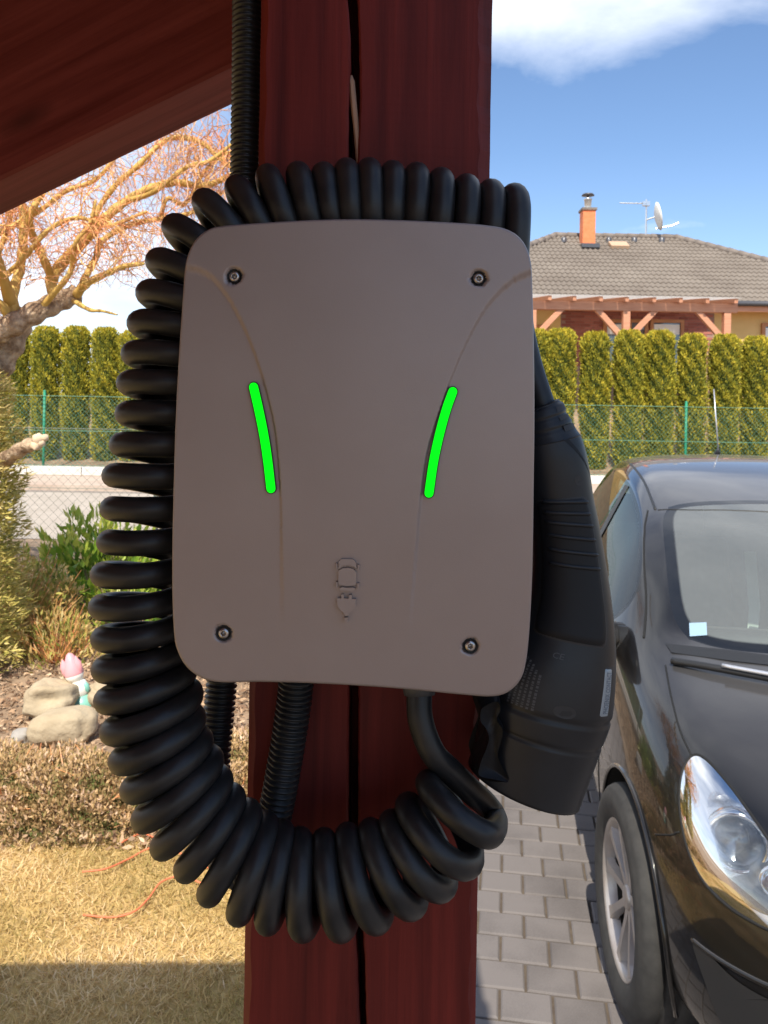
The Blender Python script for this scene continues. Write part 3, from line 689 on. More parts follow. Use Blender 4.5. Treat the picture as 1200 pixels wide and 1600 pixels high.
m_chr = mat('chrome', (.82, .82, .82), .10, metal=1.0)
m_bez = mat('silver_bezel', (.66, .66, .68), .28, metal=.7)
ST_ = [  # (u, w, h) c0..c10 for each station from nose to tail, one half
 [(-.80,0,.64),(-.79,.25,.64),(-.75,.42,.63),(-.72,.50,.60),(-.70,.54,.54),(-.70,.55,.47),(-.70,.55,.38),(-.71,.53,.30),(-.73,.46,.25),(-.77,.25,.23),(-.78,0,.23)],
 [(-.76,0,.71),(-.74,.28,.71),(-.66,.48,.70),(-.61,.575,.67),(-.58,.625,.61),(-.57,.655,.50),(-.57,.655,.38),(-.58,.635,.28),(-.61,.57,.21),(-.70,.28,.19),(-.72,0,.19)],
 [(-.63,0,.79),(-.61,.30,.79),(-.51,.52,.775),(-.465,.62,.755),(-.43,.685,.71),(-.42,.735,.58),(-.42,.745,.42),(-.42,.735,.29),(-.44,.67,.19),(-.5,.3,.17),(-.5,0,.17)],
 [(-.42,0,.875),(-.40,.32,.87),(-.30,.56,.85),(-.26,.655,.835),(-.24,.73,.80),(-.23,.785,.66),(-.23,.80,.48),(-.23,.79,.30),(-.24,.73,.19),(-.26,.3,.17),(-.26,0,.17)],
 [(-.14,0,.955),(-.12,.34,.95),(-.05,.59,.92),(-.02,.68,.90),(0,.765,.865),(0,.822,.72),(0,.840,.52),(0,.83,.32),(0,.77,.19),(0,.35,.17),(0,0,.17)],
 [(.08,0,1.01),(.12,.36,1.00),(.26,.64,.972),(.30,.712,.955),(.30,.788,.915),(.30,.832,.77),(.30,.848,.55),(.30,.838,.33),(.30,.79,.19),(.3,.35,.17),(.3,0,.17)],
 [(.36,0,1.155),(.38,.36,1.145),(.50,.622,1.11),(.52,.695,1.085),(.55,.812,.945),(.55,.842,.80),(.55,.853,.57),(.55,.843,.33),(.55,.80,.19),(.55,.35,.17),(.55,0,.17)],
 [(.72,0,1.315),(.73,.345,1.305),(.81,.585,1.27),(.83,.655,1.245),(.85,.818,.96),(.85,.846,.81),(.85,.853,.57),(.85,.843,.33),(.85,.80,.19),(.85,.35,.17),(.85,0,.17)],
 [(.98,0,1.405),(.99,.33,1.395),(1.05,.555,1.365),(1.07,.622,1.335),(1.1,.822,.97),(1.1,.848,.82),(1.1,.853,.57),(1.1,.843,.33),(1.1,.80,.19),(1.1,.35,.17),(1.1,0,.17)],
 [(1.5,0,1.470),(1.5,.33,1.462),(1.5,.555,1.435),(1.5,.612,1.395),(1.5,.824,.985),(1.5,.848,.83),(1.5,.853,.57),(1.5,.843,.33),(1.5,.80,.19),(1.5,.35,.17),(1.5,0,.17)],
 [(2.1,0,1.470),(2.1,.325,1.462),(2.1,.548,1.435),(2.1,.605,1.395),(2.1,.822,1.0),(2.1,.848,.84),(2.1,.853,.57),(2.1,.843,.33),(2.1,.80,.19),(2.1,.35,.17),(2.1,0,.17)],
 [(2.65,0,1.425),(2.65,.31,1.417),(2.65,.525,1.392),(2.65,.578,1.355),(2.65,.80,1.02),(2.65,.835,.86),(2.65,.843,.57),(2.65,.833,.33),(2.65,.78,.21),(2.65,.35,.19),(2.65,0,.19)],
 [(2.92,0,1.36),(2.92,.29,1.352),(2.91,.50,1.33),(2.90,.55,1.29),(2.9,.76,1.03),(2.9,.80,.86),(2.9,.812,.57),(2.9,.80,.35),(2.9,.74,.22),(2.9,.35,.2),(2.9,0,.2)],
 [(3.04,0,1.22),(3.03,.3,1.215),(3.0,.52,1.19),(2.98,.60,1.15),(2.98,.70,1.0),(3.0,.755,.84),(3.05,.77,.56),(3.05,.76,.35),(3.03,.69,.24),(3.02,.35,.22),(3.02,0,.22)],
 [(3.12,0,.95),(3.12,.3,.95),(3.11,.5,.93),(3.1,.57,.89),(3.1,.61,.80),(3.11,.63,.68),(3.13,.63,.5),(3.13,.61,.37),(3.12,.54,.29),(3.13,.3,.27),(3.13,0,.27)]]
for a_, dh in ((7, -.008), (8, -.018), (9, .040), (10, .062), (11, .062), (12, .03)):   # crown of the roof
    for c_ in range(4): u_, w_, h_ = ST_[a_][c_]; ST_[a_][c_] = (u_, w_, h_ + dh * (1 if c_ < 3 else .7))
nS = len(ST_); V = []; idx = {}
for s_ in (1, -1):
    for a in range(nS):
        for c in range(11):
            u, w, h_ = ST_[a][c]
            if s_ == -1 and c in (0, 10): idx[(s_, a, c)] = idx[(1, a, c)]; continue
            idx[(s_, a, c)] = len(V); V.append((s_ * w, u, h_))
Fc = []; MI = []
for s_ in (1, -1):
    def put(q, mi=0):
        q = [idx[(s_,) + k] for k in q]; Fc.append(q if s_ == 1 else q[::-1]); MI.append(mi)
    for a in range(nS - 1):
        for c in range(10):
            mi = 0
            if c in (0, 1) and a in (5, 6, 7): mi = 1
            if c in (0, 1) and a == 12: mi = 1
            if c == 3 and 6 <= a <= 10: mi = 2
            put([(a, c), (a + 1, c), (a + 1, c + 1), (a, c + 1)], mi)
    for a, fl_ in ((0, 1), (nS - 1, -1)):
        for q in (((0, 1, 9, 10)), ((1, 2, 8, 9)), ((2, 3, 7, 8)), ((3, 4, 6, 7)), ((4, 5, 6))):
            q = [(a, c) for c in q]; put(q if fl_ == 1 else q[::-1])
cage = bpy.data.meshes.new('cage'); cage.from_pydata(V, [], Fc); cage.update()
for p, mi in zip(cage.polygons, MI): p.material_index = mi
for k in range(4): cage.materials.append(m_paint)
bmm = bmesh.new(); bmm.from_mesh(cage); crl = bmm.edges.layers.float.new('crease_edge')
for e in bmm.edges:
    fs = e.link_faces
    if len(fs) == 2 and fs[0].material_index != fs[1].material_index: e[crl] = .75
bmm.normal_update(); bmesh.ops.recalc_face_normals(bmm, faces=bmm.faces); bmm.to_mesh(cage); bmm.free()
ob = bpy.data.objects.new('cage', cage); C.objects.link(ob)
md = ob.modifiers.new('s', 'SUBSURF'); md.levels = 4; md.render_levels = 4
WHL = [(-1, 0.0), (1, 0.0), (-1, 2.511), (1, 2.511)]
cut = MB()
for s_, u in WHL:
    M = Matrix.Translation((s_ * .80, u, .312)) @ Matrix.Rotation(R(90), 4, 'Y')
    cut.add(*lathe([(.345, -.24), (.345, .24)], 56, M, caps=True))
cob = cut.build('cutter', None); cme = cob.data
for k in range(4): cme.materials.append(m_blk)
cme.polygons.foreach_set('material_index', np.full(len(cme.polygons), 3, np.int32))
b3 = bmesh.new(); b3.from_mesh(cme); bmesh.ops.recalc_face_normals(b3, faces=b3.faces); b3.to_mesh(cme); b3.free()
bo = ob.modifiers.new('b', 'BOOLEAN'); bo.operation = 'DIFFERENCE'; bo.object = cob; bo.solver = 'EXACT'
bpy.context.view_layer.update()
dg = bpy.context.evaluated_depsgraph_get(); em = bpy.data.meshes.new_from_object(ob.evaluated_get(dg))
BV = np.empty(len(em.vertices) * 3); em.vertices.foreach_get('co', BV); BV = BV.reshape(-1, 3)
BF = [list(p.vertices) for p in em.polygons]; BM = np.array([p.material_index for p in em.polygons])
bpy.data.objects.remove(ob); bpy.data.objects.remove(cob)
bvh = BVHTree.FromPolygons(c2w(BV).tolist(), BF)
EYE = Vector((0, 0, HC))
def hit(px, py, off=0.0):                             # where a sight line meets the car body, in car coordinates
    d = (U(px, py, 1.0) - EYE).normalized(); p, nn, i_, t_ = bvh.ray_cast(EYE, d)
    if p is None: return None
    if nn.dot(d) > 0: nn = -nn
    return np.array(CMi @ (p + nn * off))
lbvh = BVHTree.FromPolygons(BV.tolist(), BF)
def near(p, off=0.0):
    q, nn, i_, d_ = lbvh.find_nearest(Vector(p)); 
    c = Vector((0, 1.3, .7)); nn = nn if nn.dot(q - c) > 0 else -nn
    return np.array(q + nn * off)
HLO = closed_spline([(1083, 1180), (1104, 1187), (1138, 1224), (1172, 1270), (1204, 1316), (1236, 1368), (1262, 1420), (1268, 1452), (1240, 1462), (1205, 1454), (1170, 1437), (1135, 1414), (1100, 1378), (1076, 1330), (1064, 1278), (1062, 1235), (1068, 1200)], 5)
cenF = np.array([BV[f].mean(0) for f in BF])
def in_lamp(s_):
    P = cenF.copy(); P[:, 0] *= s_; c = HLO.mean(0); front = (P[:, 1] < .2) & (P[:, 0] < 0)
    pr = proj(c2w(P)); pr[~front] = -999; return inpoly(pr, c + (HLO - c) * .985)
gone = in_lamp(1) | in_lamp(-1)
def sub(name, sel, m, parent=None, edge=False):
    fl_ = [BF[k] for k in np.nonzero(sel)[0]]; us = sorted({v for f in fl_ for v in f}); mp = {v: k for k, v in enumerate(us)}
    vv = BV[us]; ff = [[mp[v] for v in f] for f in fl_]
    o = ck(name, vv, ff, m, parent)
    if edge:
        from collections import Counter
        cn = Counter(tuple(sorted((f[k], f[(k + 1) % len(f)]))) for f in ff for k in range(len(f)))
        bs = np.array([(vv[a] + vv[b]) / 2 for (a, b), q in cn.items() if q == 1] + [vv[a] for (a, b), q in cn.items() if q == 1])
        ed = np.array([np.sqrt(((bs - p) ** 2).sum(1).min()) for p in vv]); at = o.data.attributes.new('edge', 'FLOAT', 'POINT'); at.data.foreach_set('value', ed.astype(np.float32))
    return o
body = sub('body', (BM == 0) & ~gone, m_paint)
for s_, u_ in WHL: sub('wheel_arch_liner', (BM == 3) & (cenF[:, 0] * s_ > 0) & (np.abs(cenF[:, 1] - u_) < .6), m_blk)
sub('windscreen', (BM == 1) & (cenF[:, 1] < 1.6), m_ws, edge=True)
sub('rear_window', (BM == 1) & (cenF[:, 1] > 1.6), m_sg, edge=True)
for s_ in (-1, 1): sub('side_window', (BM == 2) & (cenF[:, 0] * s_ > 0), m_sg, edge=True)
def seam(pts, r=.0028, m=m_seam, name='shut_line', off=.0, both=True, k=6):
    P = np.array([near(p, off) for p in spline(pts, k)])
    for s_ in ((1, -1) if both else (1,)):
        V, Fc = tube(P * np.array([s_, 1, 1]), r, 6); ck(name, V, Fc, m, body)
H = lambda *q: [h_ for h_ in (hit(x, y) for x, y in q) if h_ is not None]
seam(H((1040, 1040), (1046, 1075), (1054, 1110), (1064, 1145), (1080, 1180)))                   # bonnet edge
seam(H((990, 1306), (1025, 1304), (1062, 1300)))                                                # bumper / wing joint
seam(H((1024, 796), (1018, 780), (1005, 750), (985, 725)), .006, m_blk, 'roof_moulding')
seam(H((1028, 797), (1090, 797), (1200, 800), (1260, 803)), .003, m_blk, 'screen_seal', both=True)
seam([(-.62, 1.03, 1.36), (-.66, .83, 1.26), (-.70, .52, 1.10), (-.725, .34, .98)], .004)        # door frame line on the pillar
seam([(-.80, .42, .95), (-.845, .45, .75), (-.853, .45, .5), (-.84, .45, .3)])
seam([(-.83, 1.52, .98), (-.853, 1.52, .75), (-.853, 1.5, .5), (-.84, 1.48, .28)])
P = [(-.735, 1.50, 1.17)]
for s_ in (-1, 1):                                     # black B pillar over the glass
    pts_ = [near((s_ * w, u, h_), .004) for h_ in np.linspace(1.385, .99, 9) for w, u in ((.62 + (1.39 - h_) * .5, 1.46), (.62 + (1.39 - h_) * .5, 1.55))]
    ck('door_pillar', pts_, [[2 * q, 2 * q + 1, 2 * q + 3, 2 * q + 2] for q in range(8)], m_blk)
    P = [near((s_ * .86, u, h_), .008) for u, h_ in ((.55, .56), (1.0, .56), (1.6, .57), (2.2, .58))]
    V, Fc = tube(spline(P, 5), .014, 8); ck('side_moulding', V, Fc, m_blk)
# arch lips
for s_, u in WHL:
    P = []
    for a in np.linspace(R(-18), R(198), 40):
        p = near((s_ * .86, u + .347 * math.cos(a), .312 + .347 * math.sin(a))); P.append((p[0], u + .347 * math.cos(a), .312 + .347 * math.sin(a)))
    V, Fc = tube(P, .007, 8); ck('arch_lip', V, Fc, m_paint, body)
# wheels
m_tyre = mat('tyre_rubber', (.022, .021, .020), .8, (.035, .033, .031), 30)
m_rim = mat('silver_alloy', (.46, .42, .39), .38, (.38, .34, .315), 12, metal=.6)
m_brk = mat('brake_and_shaded_barrel', (.05, .045, .04), .6, metal=.5)
def wheel(s_, u, steer=0.0):
    M = Matrix.Translation((s_ * .752, u, .308)) @ Matrix.Rotation(steer, 4, 'Z') @ (Matrix.Rotation(R(90), 4, 'Y') if s_ > 0 else Matrix.Rotation(R(-90), 4, 'Y'))
    V, Fc = lathe([(.200, -.085), (.255, -.098), (.285, -.094), (.302, -.078), (.308, -.04), (.308, -.012), (.302, -.010), (.302, -.004), (.308, -.002), (.308, .03), (.302, .032), (.302, .038), (.308, .04), (.306, .065), (.298, .082), (.288, .090),
                   (.280, .0915), (.276, .0945), (.262, .0975), (.235, .096), (.215, .088), (.203, .078)], 72, M)
    wh = mk('wheel', V, Fc, m_tyre, car, True, local=True)
    V, Fc = lathe([(.187, .045), (.192, .068), (.200, .078), (.206, .084), (.209, .083), (.206, .076)], 72, M); ck('rim', V, Fc, m_rim, wh)
    V, Fc = lathe([(.203, -.085), (.19, -.06), (.188, .0), (.187, .045)], 48, M); ck('rim_barrel', V, Fc, m_brk, wh)  # barrel coloured dark to give the shade between the spokes
    V, Fc = lathe([(.188, -.03), (.06, -.03)], 40, M); ck('brake_shield', V, Fc, m_blk, wh)
    V, Fc = lathe([(.01, .010), (.125, .010), (.125, -.02), (.01, -.02)], 40, M); ck('brake_disc', V, Fc, m_brk, wh)
    Mn = np.array(M)
    for k in range(9):
        a0 = k * 2 * math.pi / 9 + .2; mb_ = MB()
        st_ = [(.028, .018, .056), (.07, .015, .060), (.12, .015, .067), (.165, .017, .073), (.195, .024, .074)]
        V = []
        for r_, hw, z in st_:
            for x, zz in ((-hw, z - .022), (-hw * .72, z), (hw * .72, z), (hw, z - .022)):
                V.append((r_ * math.cos(a0) - x * math.sin(a0), r_ * math.sin(a0) + x * math.cos(a0), zz))
        V = np.array(V) @ Mn[:3, :3].T + Mn[:3, 3]; n = len(st_)
        ck('spoke', V, [[q * 4 + c, (q + 1) * 4 + c, (q + 1) * 4 + c + 1, q * 4 + c + 1] for q in range(n - 1) for c in range(3)], m_rim, wh, smooth=False)
    V, Fc = lathe([(.0005, .066), (.028, .065), (.034, .060), (.036, .045), (.036, .02)], 28, M); ck('hub_cap', V, Fc, m_rim, wh)
for s_, u in WHL: wheel(s_, u, R(6.0) if u < 1 else 0.0)
# headlights: seal, silver bezel, bowl with projector and turn lamp, clear lens
hc = np.array([1128., 1318.])
inward = nrm(np.array([.50, .86, -.05]))
def lampgrid(scales, fdep, fo=0.0):
    rows = []
    for k, s_ in enumerate(scales):
        r_ = []
        for q in HLO:
            p = hc + (q - hc) * s_; b = hit(p[0], p[1])
            if b is None or b[1] > .4: b = prev
            prev = b; r_.append(b + inward * fdep[k])
        rows.append(r_)
    return np.array(rows)
prev = np.array([-.7, -.3, .75])
nH = len(HLO)
def gridf(n, m_): return [[a * m_ + b, a * m_ + (b + 1) % m_, (a + 1) * m_ + (b + 1) % m_, (a + 1) * m_ + b] for a in range(n - 1) for b in range(m_)]
G1 = lampgrid([1.0, .97, .93, .87], [-.001, .003, .008, .020]); G2 = lampgrid([.87, .80, .6, .35, .05], [.020, .075, .10, .11, .115]); G3 = lampgrid([1.0, .9, .7, .45, .2, .02], [-.002, -.006, -.010, -.012, -.012, -.012])
m_bowl = mat('headlamp_reflector', (.70, .71, .73), .16, metal=.92)
m_amb = mat('amber_bulb', (.75, .38, .18), .3)
m_proj = glass_mat('projector_lens', (.55, .58, .60), .0)
for s_ in (1, -1):
    sx = np.array([s_, 1, 1])
    hl = ck('headlight', G1.reshape(-1, 3) * sx, gridf(4, nH), m_bez)
    ck('reflector', G2.reshape(-1, 3) * sx, gridf(5, nH) + [[4 * nH + k for k in range(nH)]], m_bowl, hl)
    ck('lens', G3.reshape(-1, 3) * sx, gridf(6, nH) + [[5 * nH + k for k in range(nH)]], m_lens, hl)
    V, Fc = tube(np.vstack([G1[0], G1[0][:2]]) * sx, .0038, 6, caps=False); ck('lamp_seal', V, Fc, m_seam, hl)
    def disc(px, py, dp, prof, m, name, seg=32):
        c = hit(px, py) + inward * dp; z = Vector((-.30, -.95, .02)).normalized(); M = Matrix.Translation(Vector(c)) @ z.to_track_quat('Z', 'Y').to_matrix().to_4x4()
        V, Fc = lathe(prof, seg, M); ck(name, V * sx, Fc, m, hl)
    disc(1138, 1330, .070, [(.074, -.02), (.074, .012), (.068, .018), (.060, .012), (.056, .0)], m_chr, 'projector_ring')
    disc(1138, 1330, .070, [(.056, 0), (.052, .016), (.042, .029), (.028, .037), (.012, .041), (.0005, .042)], m_proj, 'projector_lens')
    disc(1138, 1330, .085, [(.055, 0), (.030, -.02), (.0005, -.026)], m_bowl, 'projector_bowl')
    disc(1098, 1236, .035, [(.030, .0), (.024, -.015), (.010, -.022)], m_bowl, 'turn_lamp_bowl', 20)
    disc(1098, 1238, .030, [(.012, -.015), (.012, .004), (.006, .012), (.0005, .014)], m_amb, 'turn_lamp_bulb', 14)
    disc(1205, 1390, .045, [(.036, 0), (.034, .008), (.030, .006), (.026, -.01), (.0005, -.02)], m_chr, 'side_lamp', 24)
# lower bumper intake, fog lamp, grille
def skin(pl, off, m, name, n_=5):
    P = closed_spline(pl, 4); c = P.mean(0); rows = []
    for s_ in np.linspace(1, .05, n_):
        rows.append([hit(*(c + (q - c) * s_), off) for q in P])
    ok = all(p is not None for r_ in rows for p in r_)
    if not ok: return
    rows = np.array(rows); m_ = len(P)
    for s_ in (1, -1): ck(name, rows.reshape(-1, 3) * np.array([s_, 1, 1]), gridf(n_, m_) + [[(n_ - 1) * m_ + k for k in range(m_)]], m, body)
skin([(1083, 1470), (1110, 1492), (1150, 1530), (1200, 1560), (1240, 1570), (1240, 1640), (1180, 1650), (1130, 1600), (1105, 1540)], .003, m_blk, 'air_intake')
seam(H((1082, 1468), (1110, 1490), (1150, 1515), (1200, 1540), (1240, 1552)), .006, m_paint, 'bumper_crease')
P = near((-.50, -.66, .33), .004)
for s_ in (1, -1):
    z = Vector((-.35 * s_, -.93, 0)).normalized(); M = Matrix.Translation((P[0] * s_, P[1], P[2])) @ z.to_track_quat('Z', 'Y').to_matrix().to_4x4()
    V, Fc = lathe([(.050, -.01), (.050, .006), (.045, .008), (.040, .002), (.0005, -.006)], 28, M); ck('fog_lamp', V, Fc, m_chr, body)
# wiper, cowl, sticker, mirrors, aerial
mbx = [hit(1052, 1038, .012), hit(1090, 1046, .016), hit(1128, 1054, .018), hit(1200, 1068, .018), hit(1290, 1085, .018)]
mbx = [p for p in mbx if p is not None]
V, Fc = tube(spline(mbx, 5), .011, 8); wip = ck('wiper', V, Fc, m_blk)
V, Fc = tube(spline([p + np.array([0, -.012, .014]) for p in mbx[2:]], 5), .006, 8); ck('wiper_arm', V, Fc, m_bez, wip)
cw = [near((w, u, h_), .004) for w, u, h_ in ((-.66, .27, .965), (-.5, .19, .985), (-.36, .12, 1.0), (-.18, .09, 1.005), (0, .08, 1.01))]
cw2 = [near((w, u, h_), .004) for w, u, h_ in ((-.655, .215, .96), (-.5, .12, .98), (-.36, .06, .99), (-.18, .03, .995), (0, .02, 1.0))]
for s_ in (1, -1): ck('scuttle_panel', np.array(cw + cw2) * np.array([s_, 1, 1]), [[k, k + 1, 6 + k, 5 + k] for k in range(4)], m_blk)
m_stk = mat('blue_sticker', (.26, .38, .48), .5)
st_ = [hit(x, y, .002) for x, y in ((1077, 974), (1104, 973), (1105, 993), (1078, 995))]
if all(p is not None for p in st_): ck('windscreen_sticker', st_, [[0, 1, 2, 3]], m_stk)
mc = np.array([-.905, .50, .985])
for s_ in (1, -1):
    c = mc * np.array([s_, 1, 1]); a = np.linspace(0, 2 * math.pi, 20, endpoint=False); V = []
    for k, (f, d) in enumerate([(.05, -.085), (.55, -.075), (.85, -.045), (1, 0), (1, .03), (.93, .036), (.90, .020)]):
        for t in a: ca, sa = supel(np.array([t]), .7); V.append(c + np.array([.095 * f * ca[0], d, .075 * f * sa[0]]))
    mr_ = ck('door_mirror', V, gridf(7, 20) + [list(range(20))[::-1]], m_paint)
    ck('mirror_glass', np.array([c + np.array([.085 * supel(np.array([t]), .7)[0][0], .022, .066 * supel(np.array([t]), .7)[1][0]]) for t in a]), [list(range(20))], m_chr, mr_)
    V, Fc = tube([c + np.array([-.06 * s_, .0, -.05]), near((s_ * .80, .46, .945))], [.05, .045], 10); ck('mirror_foot', V, Fc, m_blk, mr_)
ab = near((0, 2.45, 1.46)); V, Fc = tube([ab + np.array([0, .03, -.004]), ab + np.array([0, .0, .02]), ab + np.array([0, -.01, .045])], [.024, .014, .006], 12); an = ck('aerial', V, Fc, m_blk)
V, Fc = tube([ab + np.array([0, -.01, .04]), ab + np.array([-.02, .03, .38])], [.0042, .0030], 8); ck('aerial_rod', V, Fc, m_bez, an)
# interior
m_seat = mat('seat_fabric', (.07, .07, .075), .9, (.11, .11, .115), 20)
m_dash = mat('dashboard', (.06, .06, .06), .75, (.09, .09, .09), 15)
m_belt = mat('pale_belt', (.62, .68, .62), .7)
def pad(c, s, rx=0.0):
    V, Fc = box((0, 0, 0), s); V = np.array(V); bm2 = bmesh.new(); me = bpy.data.meshes.new('x'); me.from_pydata(V.tolist(), [], Fc); bm2.from_mesh(me)
    bmesh.ops.bevel(bm2, geom=bm2.edges[:], offset=min(s) * .3, segments=3, profile=.6, affect='EDGES')
    ca, sa = math.cos(rx), math.sin(rx)
    V = np.array([[v.co.x, v.co.y * ca - v.co.z * sa, v.co.y * sa + v.co.z * ca] for v in bm2.verts]) + np.array(c); Fc = [[v.index for v in f.verts] for f in bm2.faces]; bm2.free(); bpy.data.meshes.remove(me); return V, Fc
for s_ in (-1, 1):
    mb_ = MB(); mb_.add(*pad((s_ * .36, 1.35, .50), (.48, .52, .16), R(6))); mb_.add(*pad((s_ * .36, 1.62, .82), (.46, .13, .66), R(-16))); mb_.add(*pad((s_ * .36, 1.76, 1.22), (.26, .09, .17), R(-12)))
    sb = mb_.build('front_seat', m_seat, car, True, local=True)
    sx = np.array([-s_, 1, 1]); V = [np.array(CMi @ U(*q)) * sx for q in ((1163, 862, 3.74), (1181, 862, 3.74), (1188, 950, 3.70), (1170, 950, 3.70), (1182, 1010, 3.66), (1166, 1010, 3.66))]; ck('seat_belt', V, [[0, 1, 2, 3], [3, 2, 4, 5]], m_belt, sb)
mb_ = MB(); mb_.add(*pad((0, .52, .84), (1.36, .50, .22), R(-4))); mb_.build('dashboard', m_dash, car, True, local=True)
V, Fc = pad((0, 2.25, .75), (1.2, .16, .75), R(-15)); ck('rear_seat', V, Fc, m_seat)
M = Matrix.Translation((.36, .90, .90)) @ Matrix.Rotation(R(-62), 4, 'X'); a = np.linspace(0, 2 * math.pi, 33); Mn = np.array(M)
P = np.stack([.18 * np.cos(a), .18 * np.sin(a), a * 0], -1) @ Mn[:3, :3].T + Mn[:3, 3]; V, Fc = tube(P, .014, 8, caps=False); ck('steering_wheel', V, Fc, m_blk)
V, Fc = pad((0, .98, 1.28), (.22, .03, .06)); ck('rear_view_mirror', V, Fc, m_blk)
V, Fc = pad((0, 1.5, .30), (1.5, 2.6, .06)); ck('cabin_floor', V, Fc, m_dash)
# ------------------------------------------------------------------ neighbour's house
m_ywall = mat('yellow_render', (.62, .42, .16), .9, (.68, .47, .20), 1.5, bump=.2, bscale=60)
m_brickd = mat('brick_mortar', (.30, .19, .15), .9)
m_brk1 = mat('red_facing_brick', (.30, .10, .07), .85, tint=[(.24, .075, .055), (.33, .11, .08), (.40, .15, .11)])
m_oak = mat('orange_stained_timber', (.52, .23, .13), .6, (.60, .29, .17), 3, stretch=(1, 1, 8))
m_win = mat('window_timber', (.40, .17, .06), .5)
m_tile = mat('grey_brown_roof_tile', (.15, .122, .10), .8, (.20, .168, .14), .9, bump=.2, bscale=8)
m_ridge = mat('ridge_tile', (.16, .13, .11), .8, (.21, .175, .15), 3)
m_zinc = mat('dark_gutter_metal', (.10, .10, .11), .4, metal=.4)
m_pane = mat('house_window_glass', (.10, .13, .16), .04, spec=.9, coat=.6)
m_sheet = mat('pergola_roof_sheet', (.72, .70, .68), .35, trans=.75)
m_wht = mat('white_curtain', (.75, .74, .70), .8)
m_chim = mat('orange_chimney_brick', (.70, .19, .07), .8, (.78, .24, .10), 8)
m_galv = mat('galvanised_steel', (.62, .63, .64), .3, metal=.9)
E0, RD = 21.5, 26.5
zE = U(1000, 470, E0).z; zR = U(960, 371, RD).z
rx0, rx1 = U(868, 371, RD).x, U(1055, 371, RD).x
ex0, ex1 = rx0 - 5.0, rx1 + 5.0
house = thing('neighbour_house', 'yellow and brick bungalow with grey-brown tiled hip roof behind the hedge', 'house', ((rx0 + rx1) / 2, 22, 2.0))
FL = 2.0; WD = 22.0
def ux(px, D, py=500): return U(px, py, D).x
def part(name, V, Fc, m, p=house, sm=False): return mk(name, V, Fc, m, p, sm)
# roof planes with waved, overlapping courses
sl_len = math.hypot(RD - E0, zR - zE); nrow = 17; per = .30
def slope_face(name, origin, xdir, ydir, xa0, xa1, xb0, xb1, fine):
    # eave from xa0..xa1, ridge from xb0..xb1 measured along xdir
    nn = nrm(np.cross(xdir, ydir)); nn = nn if nn[2] > 0 else -nn
    stp = per / 8 if fine else per / 2
    X = np.arange(xa0, xa1 + stp, stp); nXx = len(X); V = []; Fc = []; row = 0
    ew = sl_len / nrow
    for k in range(nrow):
        for t, lift in ((0, -.03), (0, .045), (.02, .055), (1.06, .012)):
            yy = (k + t) * ew
            ph_ = 2 * math.pi * X / (per / 2)
            hgt_ = .026 * np.sin(ph_) + lift
            V.append(origin + X[:, None] * xdir + yy * ydir + hgt_[:, None] * nn)
        for s_ in range(3):
            for q in range(nXx - 1):
                tm = (k + .5) / nrow; l = xa0 + (xb0 - xa0) * tm; r = xa1 + (xb1 - xa1) * tm
                if X[q] < l - .02 or X[q + 1] > r + .02: continue
                b0 = (row + s_) * nXx; Fc.append([b0 + q, b0 + q + 1, b0 + nXx + q + 1, b0 + nXx + q])
        row += 4
    return np.concatenate(V), np.array(Fc)
yv = nrm(np.array([0, RD - E0, zR - zE]))
V, Q = slope_face('f', np.array([0, E0, zE]), np.array([1., 0, 0]), yv, ex0, ex1, rx0, rx1, True)
roof = part('roof', V, Q, m_tile); roof['kind'] = 'stuff'
for o_, xd, yd, nm in ((np.array([ex1, RD, zE]), np.array([0, 1., 0]), nrm(np.array([-5.0, 0, zR - zE])), 'r'), (np.array([ex0, RD, zE]), np.array([0, -1., 0]), nrm(np.array([5.0, 0, zR - zE])), 'l')):
    V, Q = slope_face(nm, o_, xd, yd, -5, 5, 0, 0, False); o = part('side_roof', V, Q, m_tile); o['kind'] = 'stuff'
part('rear_roof', [(ex0, RD + 5, zE), (ex1, RD + 5, zE), (rx1, RD, zR), (rx0, RD, zR)], [[0, 1, 2, 3]], m_tile)
def ridge_run(p0, p1):
    p0, p1 = np.array(p0, float), np.array(p1, float); L_ = np.linalg.norm(p1 - p0); n_ = int(L_ / .36); d = (p1 - p0) / L_
    for k in range(n_):
        a, b = p0 + d * L_ * k / n_, p0 + d * L_ * (k + 1.12) / n_
        V, Fc = tube([a, b], [.115, .095], 8); part('ridge_tile', V, Fc, m_ridge, roof, True)
ridge_run((rx0, RD, zR + .03), (rx1, RD, zR + .03)); ridge_run((rx1, RD, zR + .03), (ex1, E0, zE + .06)); ridge_run((rx0, RD, zR + .03), (ex0, E0, zE + .06))
# walls
wz1 = zE - .05
def wall(px0, px1, m, name, D=WD):
    x0, x1 = ux(px0, D), ux(px1, D); V, Fc = box(((x0 + x1) / 2, D + .15, (FL + wz1) / 2), (x1 - x0, .30, wz1 - FL)); return part(name, V, Fc, m)
wall(640, 876, m_ywall, 'yellow_wall'); wbr = wall(876.2, 1116, m_brickd, 'brick_wall'); wall(1116.2, 1440, m_ywall, 'yellow_wall')
x0b, x1b = ux(876.2, WD), ux(1116, WD); mb = MB()
for r_ in range(int((wz1 - 3.1) / .075)):
    for c_ in range(int((x1b - x0b) / .25)):
        x = x0b + (c_ + (.5 if r_ % 2 else .1)) * .25; z = 3.1 + r_ * .075
        if x + .24 > x1b: continue
        mb.add(*box((x + .12, WD - .005, z + .0325), (.238, .018, .063)), t=rng.rand())
o = mb.build('bricks', m_brk1, wbr); o['kind'] = 'stuff'
V, Fc = box(((ex0 + ex1) / 2, E0 + .30, zE - .12), (ex1 - ex0, .5, .03)); part('soffit', V, Fc, m_oak)
